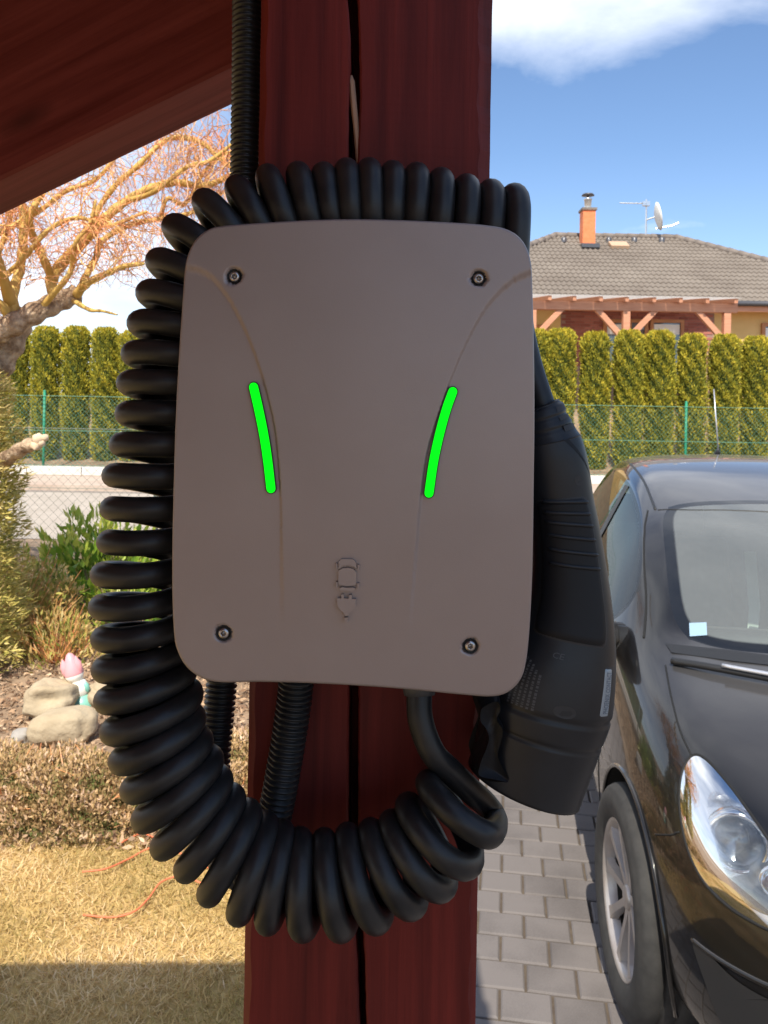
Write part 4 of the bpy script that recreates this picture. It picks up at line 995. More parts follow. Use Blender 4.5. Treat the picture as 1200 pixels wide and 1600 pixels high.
V, Fc = tube([(ux(1148, E0), E0 - .06, zE - .03), (ex1, E0 - .06, zE - .03)], .07, 10); part('gutter', V, Fc, m_zinc, house, True)
V, Fc = box(((ux(1140, E0) + ex1) / 2, E0 + .02, zE - .15), (ex1 - ux(1140, E0), .04, .16)); part('fascia_board', V, Fc, m_oak)
def hwin(px0, px1, py0, py1, blind=False, D=WD):
    x0, x1 = ux(px0, D), ux(px1, D); z1 = U(px0, py0, D).z; z0 = U(px0, py1, D).z; y = D - .03
    fr = MB(); t = .09
    for c, s_ in ((((x0 + x1) / 2, y, z1 - t / 2), (x1 - x0, .10, t)), (((x0 + x1) / 2, y, z0 + t / 2), (x1 - x0, .10, t)), ((x0 + t / 2, y, (z0 + z1) / 2), (t, .10, z1 - z0 - 2 * t)), ((x1 - t / 2, y, (z0 + z1) / 2), (t, .10, z1 - z0 - 2 * t))): fr.add(*box(c, s_))
    f_ = fr.build('window', m_win, house)
    V, Fc = box(((x0 + x1) / 2, y + .01, (z0 + z1) / 2), (x1 - x0 - 2 * t, .02, z1 - z0 - 2 * t)); mk('pane', V, Fc, m_pane, f_)
    if blind:
        V, Fc = box(((x0 + x1) / 2, y - .004, z1 - t - .17), (x1 - x0 - 2 * t - .04, .005, .26)); mk('blind', V, Fc, m_wht, f_)
hwin(942, 980, 499, 600, True); hwin(980.5, 1012, 499, 600); hwin(1015, 1068, 499, 600, True); hwin(1189, 1250, 505, 600, True); hwin(812, 854, 507, 600)
# pergola in front
PD_ = 19.2
zb = U(1000, 480, PD_).z
def pbeam(a, b, w, h, name, p=house, side=(0, 1, 0)): V, Fc = beam(a, b, w, h, .008, side); return part(name, V, Fc, m_oak, p)
xb0, xb1 = ux(780, PD_), ux(1150, PD_)
plate = pbeam((xb0, PD_, zb), (xb1, PD_, zb), .16, .20, 'pergola_beam')
for px in (832, 978, 1135):
    x = ux(px, PD_); pbeam((x, PD_, FL - .1), (x, PD_, zb - .10), .16, .16, 'pergola_post', side=(1, 0, 0))
for px, d in ((978, -1), (978, 1), (1135, -1), (832, 1)):
    x = ux(px, PD_); pbeam((x + d * .68, PD_, zb - .06), (x + d * .05, PD_, zb - .74), .11, .13, 'pergola_brace')
for px in (855, 893, 934, 974, 1016, 1057, 1098, 1142):
    x = ux(px, PD_); pbeam((x, PD_ - .28, zb + .14), (x, E0 + .25, zE - .02), .08, .11, 'pergola_rafter', side=(1, 0, 0))
for k in range(10):
    xa = xb0 - .1 + k * (xb1 + .1 - xb0) / 10; xe = xb0 - .1 + (k + .985) * (xb1 + .1 - xb0) / 10
    V, Fc = prism([(xa, PD_ - .32, zb + .205), (xe, PD_ - .32, zb + .205), (xe, E0 + .1, zE + .03), (xa, E0 + .1, zE + .03)], (0, 0, .012)); part('roof_sheet', V, Fc, m_sheet)
# chimney, roof hatch, vents
def on_roof(px, py, lift=0.0):                         # sight line meets the front roof plane
    d = np.array(U(px, py, 1.0)) - np.array([0, 0, HC]); nn = np.cross([1., 0, 0], yv); p0 = np.array([0, E0, zE]); t = ((p0 - np.array([0, 0, HC])) @ nn) / (d @ nn)
    return np.array([0, 0, HC]) + d * t + np.array([0, 0, lift])
cb = on_roof(921, 388); hw_ = .225
chim = part('chimney', *box((cb[0], cb[1] + .3, cb[2] + .45), (.38, .45, 1.5)), m_chim)
ctop = cb[2] + 1.2
part('chimney_cap', *box((cb[0], cb[1] + .3, ctop + .03), (.46, .53, .07)), m_ridge, chim)
part('flashing', *box((cb[0], cb[1] + .15, cb[2] + .06), (.55, .65, .12)), m_zinc, chim)
part('flue', *lathe([(.11, 0), (.11, .28), (.13, .29), (.13, .33), (.10, .34)], 16, Matrix.Translation((cb[0], cb[1] + .3, ctop + .06))), m_galv, chim, True)
part('flue_cowl', *lathe([(.03, .34), (.03, .42), (.20, .43), (.16, .48), (.01, .52)], 16, Matrix.Translation((cb[0], cb[1] + .3, ctop + .06))), m_zinc, chim, True)
hb = on_roof(967, 388, .1); V, Fc = beam(hb - yv * .22, hb + yv * .22, .55, .10, .01, (1, 0, 0)); part('roof_hatch', V, Fc, mat('hatch_cover', (.50, .34, .22), .5), roof)
for px, py in ((881, 379), (951, 379), (991, 379), (1034, 379)):
    vb = on_roof(px, py, .08); part('roof_vent', *lathe([(.09, -.08), (.09, .05), (.03, .10)], 12, Matrix.Translation(Vector(vb))), m_zinc, roof, True)
# aerial mast with yagi and satellite dish
mb_ = on_roof(1012, 376); mast = part('aerial_mast', *tube([mb_ + np.array([0, .2, -.1]), mb_ + np.array([0, .2, 1.35])], .03, 8), m_galv)
tp = mb_ + np.array([0, .2, 1.22]); part('yagi_boom', *tube([tp + np.array([-.82, .1, .03]), tp + np.array([.1, 0, 0])], .018, 6), m_galv, mast)
for k in range(7):
    c = tp + np.array([-.78 + k * .125, .09 - k * .012, .03]); part('yagi_element', *tube([c + np.array([-.02, -.18, -.06]), c + np.array([.02, .18, .06])], .009, 5), m_galv, mast)
part('aerial_box', *box(tp + np.array([-.03, -.06, -.02]), (.22, .12, .14)), m_galv, mast)
dz_ = Vector((.97, -.12, .20)).normalized(); dc = mb_ + np.array([.27, .1, .78]); M = Matrix.Translation(Vector(dc)) @ dz_.to_track_quat('Z', 'Y').to_matrix().to_4x4()
dish = part('satellite_dish', *lathe([(.001, 0), (.2, .02), (.36, .065), (.44, .10), (.45, .095), (.36, .05), (.2, .0), (.001, -.02)], 28, M), m_wht, mast, True)
part('dish_arm', *tube([dc + np.array([.0, 0, -.38]), dc + np.array([.52, -.06, -.28]), dc + np.array([.70, -.08, -.20])], [.022, .02, .035], 8), m_galv, mast)
part('dish_bracket', *tube([mb_ + np.array([0, .2, .70]), dc], .025, 8), m_galv, mast)

# ------------------------------------------------------------------ thuja hedge
m_core = mat('thuja_shaded_core', (.03, .05, .012), .95, (.05, .075, .018), 8)  # solid filler core, coloured dark like the shade inside the crown
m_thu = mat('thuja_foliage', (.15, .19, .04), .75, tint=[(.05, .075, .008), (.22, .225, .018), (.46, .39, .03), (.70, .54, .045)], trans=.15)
m_bark0 = mat('thuja_bark', (.16, .10, .07), .9)
def thuja_mesh(seed, Hh, Rm):
    r = np.random.RandomState(seed); n = 15000
    def prof(t): return Rm * np.where(t < .90, .95 + .05 * np.sin(t * 9 + seed), np.clip(1 - ((t - .90) / .112) ** 2, 0, 1) ** .5 * .97) * np.interp(t, [0, .1, .3, 1], [.72, .92, 1, 1])
    t = r.beta(1.25, 1.0, n); ang = r.uniform(0, 2 * math.pi, n)
    lump = 1 + .09 * np.sin(ang * 3 + t * 17 + seed) * np.sin(t * 31 + ang * 2) + .10 * np.sin(ang * 7 + t * 43)
    rr_ = prof(t) * lump * (1 - .32 * r.rand(n) ** 2)
    P = np.stack([rr_ * np.cos(ang), rr_ * np.sin(ang), t * Hh], -1)
    D_ = nrm(np.stack([np.cos(ang) * .45, np.sin(ang) * .45, np.full(n, .85)], -1) + r.normal(size=(n, 3)) * .35)
    V, Q = leaves(P, D_, sidevec(D_, r), r.uniform(.035, .085, n), r.uniform(.014, .030, n))
    tn = np.clip(.42 + .30 * (lump - 1) / .2 + r.normal(size=n) * .20 + .25 * sstep((t - .9) / .1), 0, 1)  # tint darker in hollows, lighter on lumps and near the top
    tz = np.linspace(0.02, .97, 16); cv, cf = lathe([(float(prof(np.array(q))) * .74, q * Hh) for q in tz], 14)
    return (V, Q, tn), (cv, cf)
TH_ = []
def make_thuja(x, y, z, label, src=None, s=1.0, rz=0.0, seed=1):
    if src is None:
        o = thing('thuja', label, 'tree', (0, 0, 0), 'clipped thuja columns in the hedge')
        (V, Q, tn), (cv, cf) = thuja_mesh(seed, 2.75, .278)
        mk('crown', V, Q, m_thu, o, local=True, tint=tn); mk('shaded_core', cv, cf, m_core, o, local=True); V, Fc = tube([(0, 0, -.2), (0, 0, 2.2)], [.06, .02], 8); mk('trunk', V, Fc, m_bark0, o, local=True)
        TH_.append(o)
    else:
        o = dup(src)
        for ch in src.children: dup(ch, o)
        o['label'] = label
    o.location = (x, y, z); o.rotation_euler = (0, 0, rz); o.scale = (s * rng.uniform(.96, 1.06), s * rng.uniform(.96, 1.06), s)
    return o
ordn = ['first', 'second', 'third', 'fourth', 'fifth', 'sixth', 'seventh', 'eighth', 'ninth']
HD = 16.7
rightx = [836, 874, 929, 981, 1029, 1080, 1131, 1179, 1228]; leftx = [206, 164, 118, 71, 24]
rl = ['yellow-green thuja column half hidden by the right edge of the charging box', 'thuja column just above the plug, second from the box', 'thuja column directly below the orange chimney', 'thuja column in front of the middle pergola post',
      'thuja column in front of the right-hand pergola door', 'thuja column directly behind the green fence post', 'thuja column below the right pergola post, behind the tip of the car aerial', 'thuja column under the plain yellow wall at the right', 'last thuja column cut by the right edge of the picture']
ll = ['thuja column half hidden by the black coils on the left', 'thuja column nearest the coils with its whole top visible', 'middle thuja column of the three left of the coils', 'thuja column above the left green fence post', 'shaded thuja column behind the willow trunk']
for k, (px, lb) in enumerate(zip(rightx + leftx, rl + ll)):
    c = U(px, 640, HD + rng.uniform(-.05, .05)); z = float(gz(c.x, HD)) - .05
    top = U(px, [516, 515, 520, 517, 518, 523, 524, 527, 528, 518, 513, 511, 512, 514][k], HD).z
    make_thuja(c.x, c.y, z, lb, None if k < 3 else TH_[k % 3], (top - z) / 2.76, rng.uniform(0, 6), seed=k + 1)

# ------------------------------------------------------------------ chain-link fences
m_gwire = mat('green_coated_wire', (.10, .28, .20), .5)
m_gpost = mat('green_fence_post', (.015, .24, .13), .45)
m_swire = mat('grey_green_wire', (.17, .20, .16), .5)
def fence(name, label, y, x0, x1, hh, cell, wr, posts, mw, mp, zoff=0.0):
    z0 = float(gz(x0, y)) + zoff
    f = thing(name, label, 'fence', ((x0 + x1) / 2, y, z0))
    V = []; Fc = []; b = 0
    nz_ = int(hh / cell); nxx = int((x1 - x0) / cell)
    for c in range(nxx + 1):                              # each wire zigzags from bottom to top and hooks its neighbour
        xb_ = x0 + c * cell; k = np.arange(nz_ * 2 + 1)
        X = xb_ + np.where(k % 2 == 0, -.02 * cell, .52 * cell) * (1 if True else 1) * 1.0; X = xb_ + np.where(k % 2 == 0, 0, cell * .5) + (cell * .5 if False else 0)
        Z = z0 + k * cell * .5
        Yy = y + np.where(k % 2 == 0, -wr, wr)
        for sgn_ in (1,):
            P = np.stack([X, Yy, Z], -1); Pm = np.stack([2 * xb_ - X + 0 * X, -Yy + 2 * y, Z], -1)
            for PP in (P, Pm):
                n_ = len(PP); o3 = np.array([[wr, 0, 0], [-wr * .5, wr * .87, 0], [-wr * .5, -wr * .87, 0]])
                V.append((PP[:, None] + o3[None]).reshape(-1, 3)); ii = np.arange(n_ - 1)[:, None] * 3 + b; jj = np.arange(3)[None]
                Fc.append(np.stack([ii + jj, ii + (jj + 1) % 3, ii + 3 + (jj + 1) % 3, ii + 3 + jj], -1).reshape(-1, 4)); b += n_ * 3
    o = mk('wire_mesh', np.concatenate(V), np.concatenate(Fc), mw, f); o['kind'] = 'stuff'
    for q in (0.02, .5, .98):
        Vv, Ff = tube([(x0, y - .004, z0 + hh * q), (x1, y - .004, z0 + hh * q)], wr * 1.5, 5); mk('line_wire', Vv, Ff, mw, f)
    for px_ in posts:
        Vv, Ff = tube([(px_, y + .03, z0 - .3), (px_, y + .03, z0 + hh + .06)], .024, 10); po = mk('fence_post', Vv, Ff, mp, f, True)
        Vv, Ff = lathe([(.026, 0), (.026, .02), (.012, .03)], 10, Matrix.Translation((px_, y + .03, z0 + hh + .05))); mk('post_cap', Vv, Ff, mp, po, True)
    return f
FD = 15.45
pr_, pl_ = U(1073, 650, FD).x, U(68, 650, FD).x
hF = U(1000, 634, FD).z - .62
fence('green_mesh_fence', 'tall green chain-link fence in front of the thuja hedge', FD, -9.0, 11.0, hF, .080, .0030, [pr_ - 5.0, pr_ - 2.5, pr_, pr_ + 2.5, pl_ - 2.4, pl_, pl_ + 2.5], m_gwire, m_gpost, .10)
ND = 7.5
fence('garden_mesh_fence', 'low grey chain-link fence between the shrubs and the pale road', ND, -5.6, -.55, 1.12, .085, .0019, [-4.9, -2.05], m_swire, m_swire)
# ------------------------------------------------------------------ contorted willow
m_wbark = mat('willow_bark', (.23, .145, .085), .9, (.52, .38, .25), 16, bump=1.0, bscale=28, dist=.03, lo=.40, hi=.62)
m_wyel = mat('yellow_willow_bark', (.48, .29, .06), .75, (.64, .44, .13), 6, bump=.4, bscale=50)
m_twig = mat('willow_twigs', (.5, .2, .08), .7, tint=[(.30, .17, .11), (.66, .30, .11), (.76, .27, .11), (.70, .44, .12), (.82, .42, .22)])
m_cutw = mat('cut_wood', (.62, .46, .30), .8, (.72, .56, .38), 20)
WDp = 5.2
tb = U(-95, 1010, WDp)
willow = thing('willow_tree', 'bare corkscrew willow with orange twigs and yellow limbs at upper left', 'tree', (tb.x, tb.y, float(gz(tb.x, tb.y))))
def wpath(pts, jit=.02, k=7):
    P = np.array([U(x, y, WDp + d) for x, y, d in pts]); return spline(P, k)
LIMB = []
def limb(pts, r0, r1, m, name='limb', seg=10, kn=.10):
    P = wpath(pts); n = len(P); r = np.linspace(r0, r1, n) * PXM(WDp) * (1 + kn * np.sin(np.arange(n) * 1.3 + r0)); r[-1] *= .6
    V, Fc = tube(P, r, seg); o = mk(name, V, Fc, m, willow, True); LIMB.append((P, r0, r1)); return o
limb([(-135, 1180, 0), (-125, 1010, 0), (-100, 800, 0), (-62, 680, 0), (-22, 592, 0), (6, 545, 0), (26, 505, .05), (34, 480, .05)], 42, 20, m_wbark, 'trunk', 16)
limb([(-40, 560, -.1), (-14, 524, -.15), (20, 508, -.15), (60, 486, -.1), (95, 470, 0), (124, 457, .05)], 20, 15, m_wbark, 'main_limb', 14)
LS = [([(92, 472, 0), (80, 440, 0), (100, 408, .1), (140, 368, .1), (165, 340, .1), (196, 315, .2), (235, 294, .2), (275, 285, .3), (320, 290, .3), (370, 270, .4)], 10, 5),
      ([(120, 460, 0), (138, 442, -.1), (168, 427, -.1), (195, 416, -.2), (226, 412, -.2)], 7, 3),
      ([(122, 458, 0), (134, 432, .1), (150, 402, .2), (158, 378, .2), (200, 352, .3), (250, 342, .4), (300, 332, .4), (350, 300, .4)], 6, 3.5),
      ([(82, 438, 0), (68, 404, -.1), (55, 378, -.1), (46, 342, -.2), (60, 312, -.2), (78, 288, -.2), (95, 270, -.2)], 7, 3.5),
      ([(26, 506, -.1), (20, 462, -.1), (31, 420, 0), (36, 380, 0), (36, 330, 0), (28, 290, 0), (38, 240, 0)], 9, 5),
      ([(20, 508, -.1), (2, 476, -.2), (-30, 462, -.2)], 8, 5),
      ([(140, 368, .1), (152, 330, .2), (180, 290, .2), (212, 262, .2), (262, 218, .3), (312, 222, .3), (345, 250, .3), (372, 268, .3)], 5, 3.5),
      ([(-20, 372, .2), (30, 348, .2), (72, 322, .2), (104, 298, .2), (150, 280, .2), (190, 235, .2)], 5, 3),
      ([(60, 486, -.1), (100, 440, -.2), (112, 418, -.2), (118, 380, -.3), (140, 350, -.3), (150, 312, -.3)], 5, 2.5),
      ([(0, 440, -.1), (40, 400, -.2), (75, 360, -.2), (120, 340, -.2), (170, 352, -.2), (230, 330, -.2)], 4.5, 2.5),
      ([(196, 315, .2), (240, 300, 0), (290, 262, 0), (330, 250, 0), (375, 215, 0)], 4.5, 3),
      ([(-15, 420, .3), (15, 350, .3), (10, 300, .3), (40, 262, .3)], 5, 3),
      ([(115, 470, -.1), (140, 484, -.2), (160, 486, -.2), (184, 492, -.2)], 4, 1.5),
      ([(250, 342, .4), (262, 310, .4), (290, 318, .4), (320, 268, .4), (352, 240, .4), (380, 236, .4)], 4, 2.5)]
for p, a, b in LS: limb(p, a, b, m_wyel)
st_ = limb([(-90, 800, -.2), (-40, 760, -.3), (0, 724, -.4), (30, 704, -.5), (52, 692, -.55)], 12, 9.5, m_wbark, 'pruned_branch', 12)
for px, py, r_ in ((60, 686, 8), (70, 684, 5), (56, 696, 7), (64, 692, 6)):
    c = U(px, py, WDp - .58); V, Fc = lathe([(.001, -r_ * .0045), (r_ * .004, -r_ * .002), (r_ * .0042, r_ * .002), (.001, r_ * .0045)], 9, Matrix.Translation(c) @ Matrix.Rotation(px * .1, 4, 'X')); mk('callus_knob', V, Fc, m_cutw, st_, True)
r = np.random.RandomState(21); mb = MB()
segs = [(P, r0) for P, r0, r1 in LIMB[2:16]]
def twig(p, d, L_, r0, depth):
    n_ = 13; P = [p]; s_ = L_ / n_; w = r.normal(size=3) * 1.0; ph0 = r.rand() * 6
    ax = nrm(np.cross(d, r.normal(size=3)))
    for k in range(n_):
        d = nrm(d + ax * .50 * math.sin(ph0 + k * 1.15) + r.normal(size=3) * .20 + np.array([0, 0, -.10])); P.append(P[-1] + d * s_)
    P = np.array(P); pj = proj(P)
    if (pj[:, 1] > 455).any() and (pj[:, 0] > 10).any(): return
    V, Fc = tube(P, np.linspace(r0, r0 * .4, len(P)), 3, caps=False); mb.add(V, Fc, r.rand())
    if depth > 0:
        for q in range(r.randint(2, 5)):
            i_ = r.randint(2, n_); twig(P[i_], nrm(d * .5 + r.normal(size=3) * .8), L_ * r.uniform(.35, .7), r0 * .62, depth - 1)
for k in range(330):
    P, r0 = segs[r.randint(len(segs))]; i_ = r.randint(int(len(P) * .25), len(P)); d0 = nrm(r.normal(size=3) * np.array([1, .8, .9]) + np.array([.25, 0, .25]))
    twig(P[i_], d0, r.uniform(.3, .85), r.uniform(.0026, .0052), 2 if r.rand() < .45 else 1)
for k in range(70):                                  # hanging shoots from the crown above
    p = np.array(U(r.uniform(-40, 400), r.uniform(60, 260), WDp + r.uniform(-.4, .5))); twig(p, nrm(np.array([r.normal() * .4, r.normal() * .3, -1.0])), r.uniform(.5, 1.0), .0040, 2)
for p, a, b in (([(-30, 540, 0), (-70, 470, .2), (-130, 420, .3), (-220, 380, .4), (-330, 370, .4)], 14, 6), ([(-70, 470, .2), (-110, 380, .1), (-180, 310, .2), (-260, 250, .3)], 10, 5), ([(0, 560, 0), (-60, 500, -.3), (-160, 470, -.6), (-280, 440, -.8)], 12, 5),
                ([(26, 506, 0), (0, 420, -.3), (-40, 330, -.6), (-60, 240, -.8)], 10, 5)): limb(p, a, b, m_wyel)
segs = [(P, r0) for P, r0, r1 in LIMB[-4:]]
for k in range(190):
    P, r0 = segs[r.randint(len(segs))]; i_ = r.randint(3, len(P)); twig(P[i_], nrm(r.normal(size=3) + np.array([-.3, 0, .2])), r.uniform(.4, .95), r.uniform(.003, .006), 2 if r.rand() < .4 else 1)
o = mb.build('twigs', m_twig, willow); o['kind'] = 'stuff'
# a few short stems carry the hanging shoots beyond the rafter
for k in range(5):
    x = 20 + k * 85; limb([(x - 60, 200 - k * 22, .3), (x - 10, 170 - k * 20, .3), (x + 40, 150 - k * 20, .3), (x + 100, 110 - k * 18, .3)], 6, 4, m_wyel)

# ------------------------------------------------------------------ lawn grass, litter
r = np.random.RandomState(5)
n = 66000
X = r.uniform(-2.6, -.18, n); Y = 1.75 + (3.36 - 1.75) * r.rand(n)
P = np.stack([X, Y, gz(X, Y) + .002], -1); lean = r.normal(size=(n, 3)) * np.array([.75, .75, .15]); D_ = nrm(lean + np.array([0, 0, .62]))
V, Q = leaves(P, D_, sidevec(D_, r), r.uniform(.018, .052, n), r.uniform(.0022, .0042, n))
m_grass = mat('dry_lawn_grass', (.5, .4, .2), .8, tint=[(.32, .25, .075), (.56, .40, .15), (.74, .53, .25), (.86, .68, .42)], trans=.25)
clump = .5 + .28 * np.sin(X * 5.1 + 1.3 * np.sin(Y * 4)) * np.sin(Y * 6.3 + X * 2) + r.normal(size=n) * .2
o = mk('dry_grass', V, Q, m_grass, tint=np.clip(clump, 0, 1)); tag(o, 'short dry straw-coloured lawn grass at lower left', 'grass', kind='stuff')
n = 26000
X = r.uniform(-3.6, -.35, n); Y = 3.2 + 4.0 * r.rand(n) ** 1.25
P = np.stack([X, Y, gz(X, Y) + r.uniform(.002, .03, n)], -1); D_ = nrm(r.normal(size=(n, 3)) * np.array([1, 1, .35]) + np.array([0, 0, .12]))
V, Q = leaves(P, D_, sidevec(D_, r), r.uniform(.015, .055, n), r.uniform(.006, .022, n))
m_lit = mat('fallen_leaves', (.4, .25, .14), .85, tint=[(.16, .09, .055), (.30, .18, .10), (.46, .30, .18), (.60, .44, .29)])
o = mk('leaf_litter', V, Q, m_lit, tint=r.rand(n)); tag(o, 'brown dead leaves covering the garden bed', 'leaves', kind='stuff')

# ------------------------------------------------------------------ shrubs
def gpt(px, py, D): c = U(px, py, D); return c.x, c.y, float(gz(c.x, c.y))
def mound(name, label, px, D, hw, hgt_, dep, n, ls, lw, m, seed, group=None, up=.6, twigs=0, mt=None, cat='shrub', tn=None):
    r = np.random.RandomState(seed); x, y, z = gpt(px, 1000, D)
    t = thing(name, label, cat, (x, y, z), group)
    u = runit(n, r); u[:, 2] = np.abs(u[:, 2]); lump = 1 + .16 * np.sin(u[:, 0] * 6 + seed) * np.sin(u[:, 1] * 7 + u[:, 2] * 8) + .12 * np.sin(u[:, 0] * 13 + u[:, 2] * 15)
    rad_ = lump * (1 - .45 * r.rand(n) ** 1.7)
    P = u * rad_[:, None] * np.array([hw, dep, hgt_]) + np.array([x, y, 0]); P[:, 2] += gz(P[:, 0], P[:, 1])
    D_ = nrm(u * .7 + np.array([0, 0, up]) + r.normal(size=(n, 3)) * .55)
    V, Q = leaves(P, D_, sidevec(D_, r), r.uniform(ls * .6, ls * 1.3, n), r.uniform(lw * .6, lw * 1.3, n))
    tv = np.clip(.5 + (lump - 1) * 1.4 + r.normal(size=n) * .22, 0, 1)  # tint darker in hollows, lighter on lumps
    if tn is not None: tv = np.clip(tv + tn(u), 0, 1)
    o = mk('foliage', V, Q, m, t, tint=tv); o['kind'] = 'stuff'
    mb_ = MB()
    for k in range(twigs):
        q = runit(1, r)[0]; q[2] = abs(q[2]) * .8 + .4; q = nrm(q); e = q * np.array([hw, dep, hgt_]) * r.uniform(.8, 1.35)
        b = np.array([x + q[0] * hw * .3, y + q[1] * dep * .3, z]); c = np.array([x, y, z]) + e
        V, Fc = tube(spline([b, (b + c) / 2 + r.normal(size=3) * .03, c], 3), [.004, .0035, .003, .0028, .0025, .002, .0015][:7], 4, caps=False); mb_.add(V, Fc, r.rand())
    if twigs: o = mb_.build('stems', mt or m_twig, t); o['kind'] = 'stuff'
    return t
m_heath = mat('heather_foliage', (.3, .2, .1), .85, tint=[(.12, .15, .035), (.26, .19, .07), (.44, .28, .12), (.60, .40, .20), (.72, .50, .34)], trans=.1)
g_h = 'low brown heather mounds along the lawn'
green_shaded_base = lambda u: -.35 * sstep((.45 - u[:, 2]) / .4)  # green leaves low down, and shade at the base put into the tint
for px, D, hw, lb, sd in ((-10, 3.52, .42, 'brown-green heather mound at the left picture edge beside the lawn', 31), (130, 3.50, .40, 'brown-green heather mound below the pale stones', 32), (268, 3.60, .40, 'brown-green heather mound partly behind the cable coils', 33), (400, 3.75, .40, 'heather mound showing between conduit and red post', 34)):
    mound('heather', lb, px, D, hw, .19, .30, 17000, .021, .009, m_heath, sd, g_h, twigs=30, tn=green_shaded_base)
m_laur = mat('glossy_green_leaves', (.2, .3, .05), .32, tint=[(.10, .20, .025), (.22, .36, .04), (.42, .48, .07), (.68, .62, .16)], trans=.25)
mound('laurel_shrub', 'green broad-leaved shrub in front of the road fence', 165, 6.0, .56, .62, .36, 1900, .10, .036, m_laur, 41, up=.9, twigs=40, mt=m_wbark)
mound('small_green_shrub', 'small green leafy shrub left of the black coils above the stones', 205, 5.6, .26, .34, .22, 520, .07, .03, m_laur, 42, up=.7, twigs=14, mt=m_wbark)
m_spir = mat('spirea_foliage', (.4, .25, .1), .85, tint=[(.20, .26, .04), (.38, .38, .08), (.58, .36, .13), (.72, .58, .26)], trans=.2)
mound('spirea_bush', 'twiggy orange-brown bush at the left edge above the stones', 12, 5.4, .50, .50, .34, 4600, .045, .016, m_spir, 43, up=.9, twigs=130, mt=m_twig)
mound('dry_stalk_plant', 'dry straw-brown stalks between the spirea and the figurine', 92, 5.1, .26, .30, .2, 1100, .05, .012, m_spir, 44, up=1.1, twigs=90, mt=m_twig)
m_jun = mat('golden_juniper_foliage', (.3, .3, .08), .85, tint=[(.14, .16, .03), (.34, .30, .06), (.55, .44, .12), (.70, .54, .22)], trans=.1)
def juniper():
    r = np.random.RandomState(51); x, y, z = gpt(-80, 1000, 4.9); t = thing('golden_juniper', 'tall shaggy golden-green conifer at the left picture edge', 'shrub', (x, y, z)); n = 22000
    tt = r.beta(1.3, 1.2, n); ang = r.uniform(0, 2 * math.pi, n); Rr = .385 * np.interp(tt, [0, .15, .6, .9, 1], [.85, 1, .95, .6, .15])
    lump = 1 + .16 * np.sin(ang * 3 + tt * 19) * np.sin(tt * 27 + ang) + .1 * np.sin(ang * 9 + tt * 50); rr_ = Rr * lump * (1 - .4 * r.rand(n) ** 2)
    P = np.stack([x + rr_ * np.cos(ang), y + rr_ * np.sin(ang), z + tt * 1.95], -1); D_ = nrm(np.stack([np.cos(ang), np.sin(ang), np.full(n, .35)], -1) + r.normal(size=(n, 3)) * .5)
    V, Q = leaves(P, D_, sidevec(D_, r), r.uniform(.03, .075, n), r.uniform(.006, .014, n)); o = mk('crown', V, Q, m_jun, t, tint=np.clip(.5 + (lump - 1) * 1.5 + r.normal(size=n) * .2, 0, 1))  # tint follows the lumps, darker in hollows
    V, Fc = tube([(x, y, z - .1), (x, y, z + 1.5)], [.06, .02], 8); mk('trunk', V, Fc, m_wbark, t)
juniper()

# ------------------------------------------------------------------ stones, figurine, cord
m_stone = mat('pale_sandstone', (.37, .285, .18), .9, (.49, .40, .27), 5, bump=.9, bscale=24, dist=.012)
m_gst = mat('grey_stone', (.30, .27, .24), .9, (.42, .39, .35), 6, bump=.5, bscale=30, dist=.006)
def stone(label, px, py, D, s, rot, m, seed, flat=.35):
    bm = bmesh.new(); bmesh.ops.create_icosphere(bm, subdivisions=4, radius=1.0); r = np.random.RandomState(seed); W_ = r.normal(size=(4, 3))
    c = U(px, py, D); zg = float(gz(c.x, c.y))
    for v in bm.verts:
        p = np.array(v.co); q = np.sign(p) * np.abs(p) ** .66; d = 1 + .02 * math.sin(7 * p[0] + 9 * p[1]) + .015 * math.sin(13 * p[2] + 6 * p[0]) + sum(.06 * math.sin(3.0 * (w @ p) + k) for k, w in enumerate(W_)) + .012 * math.sin(11 * p[0] + 5 * p[2]) ; v.co = Vector(q * d)
    bm.transform(Matrix.Translation((c.x, c.y, zg + s[2] * .82)) @ Matrix.Rotation(rot, 4, 'Y') @ Matrix.Rotation(R(seed * 4), 4, 'Z') @ Matrix.Diagonal((s[0], s[1], s[2], 1)))
    V = np.array([v.co[:] for v in bm.verts]); Fc = [[v.index for v in f.verts] for f in bm.faces]; bm.free()
    o = mk('garden_stone', V, Fc, m, None, True, loc=(c.x, c.y, zg)); return tag(o, label, 'stone', 'pale stones on the garden bed')
stone('tall pale stone behind the other, left of the figurine', 80, 1120, 4.36, (.128, .11, .100), R(10), m_stone, 2)
stone('long pale stone lying in front of the taller one', 96, 1165, 4.10, (.150, .10, .082), R(-7), m_stone, 3)
stone('small grey stone at the left foot of the long pale stone', 32, 1166, 4.08, (.05, .05, .035), 0, m_gst, 4)
stone('pale stone mostly hidden behind the black coils', 164, 1098, 4.5, (.10, .09, .07), 0, m_stone, 5)
stone('grey stone seen between the two ribbed pipes', 380, 1118, 5.0, (.12, .10, .12), R(10), m_gst, 6)
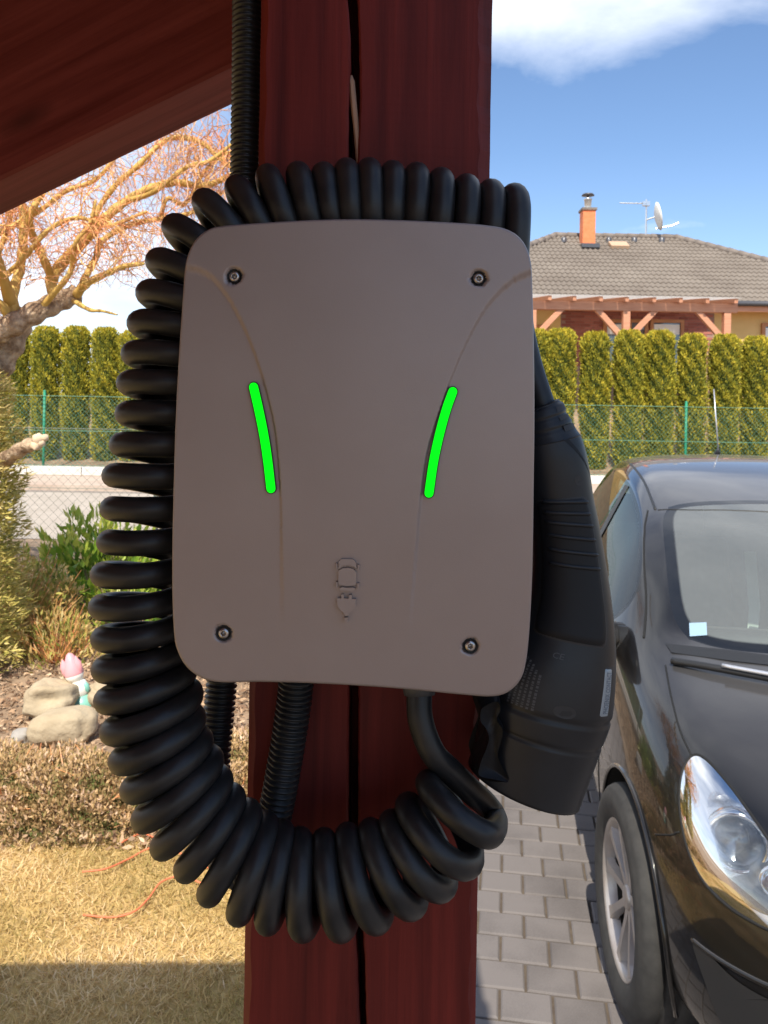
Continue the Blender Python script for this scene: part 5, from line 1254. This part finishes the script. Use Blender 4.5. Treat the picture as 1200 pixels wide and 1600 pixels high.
# pink, white and green garden figurine
fg = U(131, 1108, 4.46); fz = float(gz(fg.x, fg.y)); fig = thing('garden_figurine', 'small pink, white and green garden figurine leaning behind the pale stones', 'figurine', (fg.x, fg.y, fz))
m_pk = mat('pink_glaze', (.78, .34, .36), .35); m_wg = mat('white_glaze', (.82, .78, .70), .35); m_gg = mat('green_glaze', (.22, .50, .40), .35); m_yg = mat('yellow_glaze', (.75, .52, .12), .4)
FM = Matrix.Translation((fg.x, fg.y, fz)) @ Matrix.Rotation(R(-16), 4, 'Y') @ Matrix.Scale(1.22, 4)
def fl(name, prof, m, off=(0, 0, 0), sc_=(1, 1, 1)):
    V, Fc = lathe(prof, 20, FM @ Matrix.Translation(off) @ Matrix.Diagonal((*sc_, 1))); mk(name, V, Fc, m, fig, True)
fl('base', [(.001, .0), (.055, .0), (.062, .02), (.05, .05), (.03, .07)], m_gg)
fl('body', [(.03, .055), (.044, .075), (.046, .10), (.036, .125), (.02, .135)], m_wg)
fl('posy', [(.001, -.016), (.014, -.008), (.014, .008), (.001, .016)], m_yg, (-.02, -.042, .085))
fl('head', [(.001, .125), (.030, .132), (.040, .155), (.034, .178), (.02, .19)], m_wg)
fl('hat', [(.040, .160), (.042, .170), (.034, .20), (.024, .228), (.014, .25), (.001, .258)], m_pk)
for s_ in (-1, 1): fl('hat_petal', [(.001, -.03), (.02, -.015), (.022, .01), (.001, .035)], m_pk, (s_ * .030, -.012, .195), (.8, .6, 1.3))
for s_ in (-1, 1): fl('arm', [(.001, -.025), (.012, -.012), (.012, .012), (.001, .025)], m_gg, (s_ * .042, -.012, .095))
# orange-red cord on the lawn
m_cord = mat('orange_red_cord', (.72, .18, .08), .6)
def cord(label, pts, r_=.0032):
    P = []
    for px, py in pts:
        D = HC * F / (py - YH); c = U(px, py, D); t = HC / (HC - c.z); P.append((c.x * t, c.y * t, .028 + .006 * math.sin(px)))
    V, Fc = tube(spline(P, 8), r_, 6); o = mk('orange_string', V, Fc, m_cord, None, True, loc=P[0]); return tag(o, label, 'cord', 'orange cords on the lawn')
cord('orange-red cord arching along the lawn edge under the heather', [(128, 1376), (165, 1372), (200, 1352), (235, 1338), (270, 1340), (300, 1352), (330, 1370)])
cord('orange-red cord winding over the sunlit lawn near the shade line', [(130, 1440), (175, 1444), (210, 1438), (232, 1415), (252, 1392), (285, 1383), (318, 1392), (350, 1400)])
cord('short orange-red cord curving just below the heather foot', [(190, 1330), (205, 1318), (222, 1315), (240, 1322)])
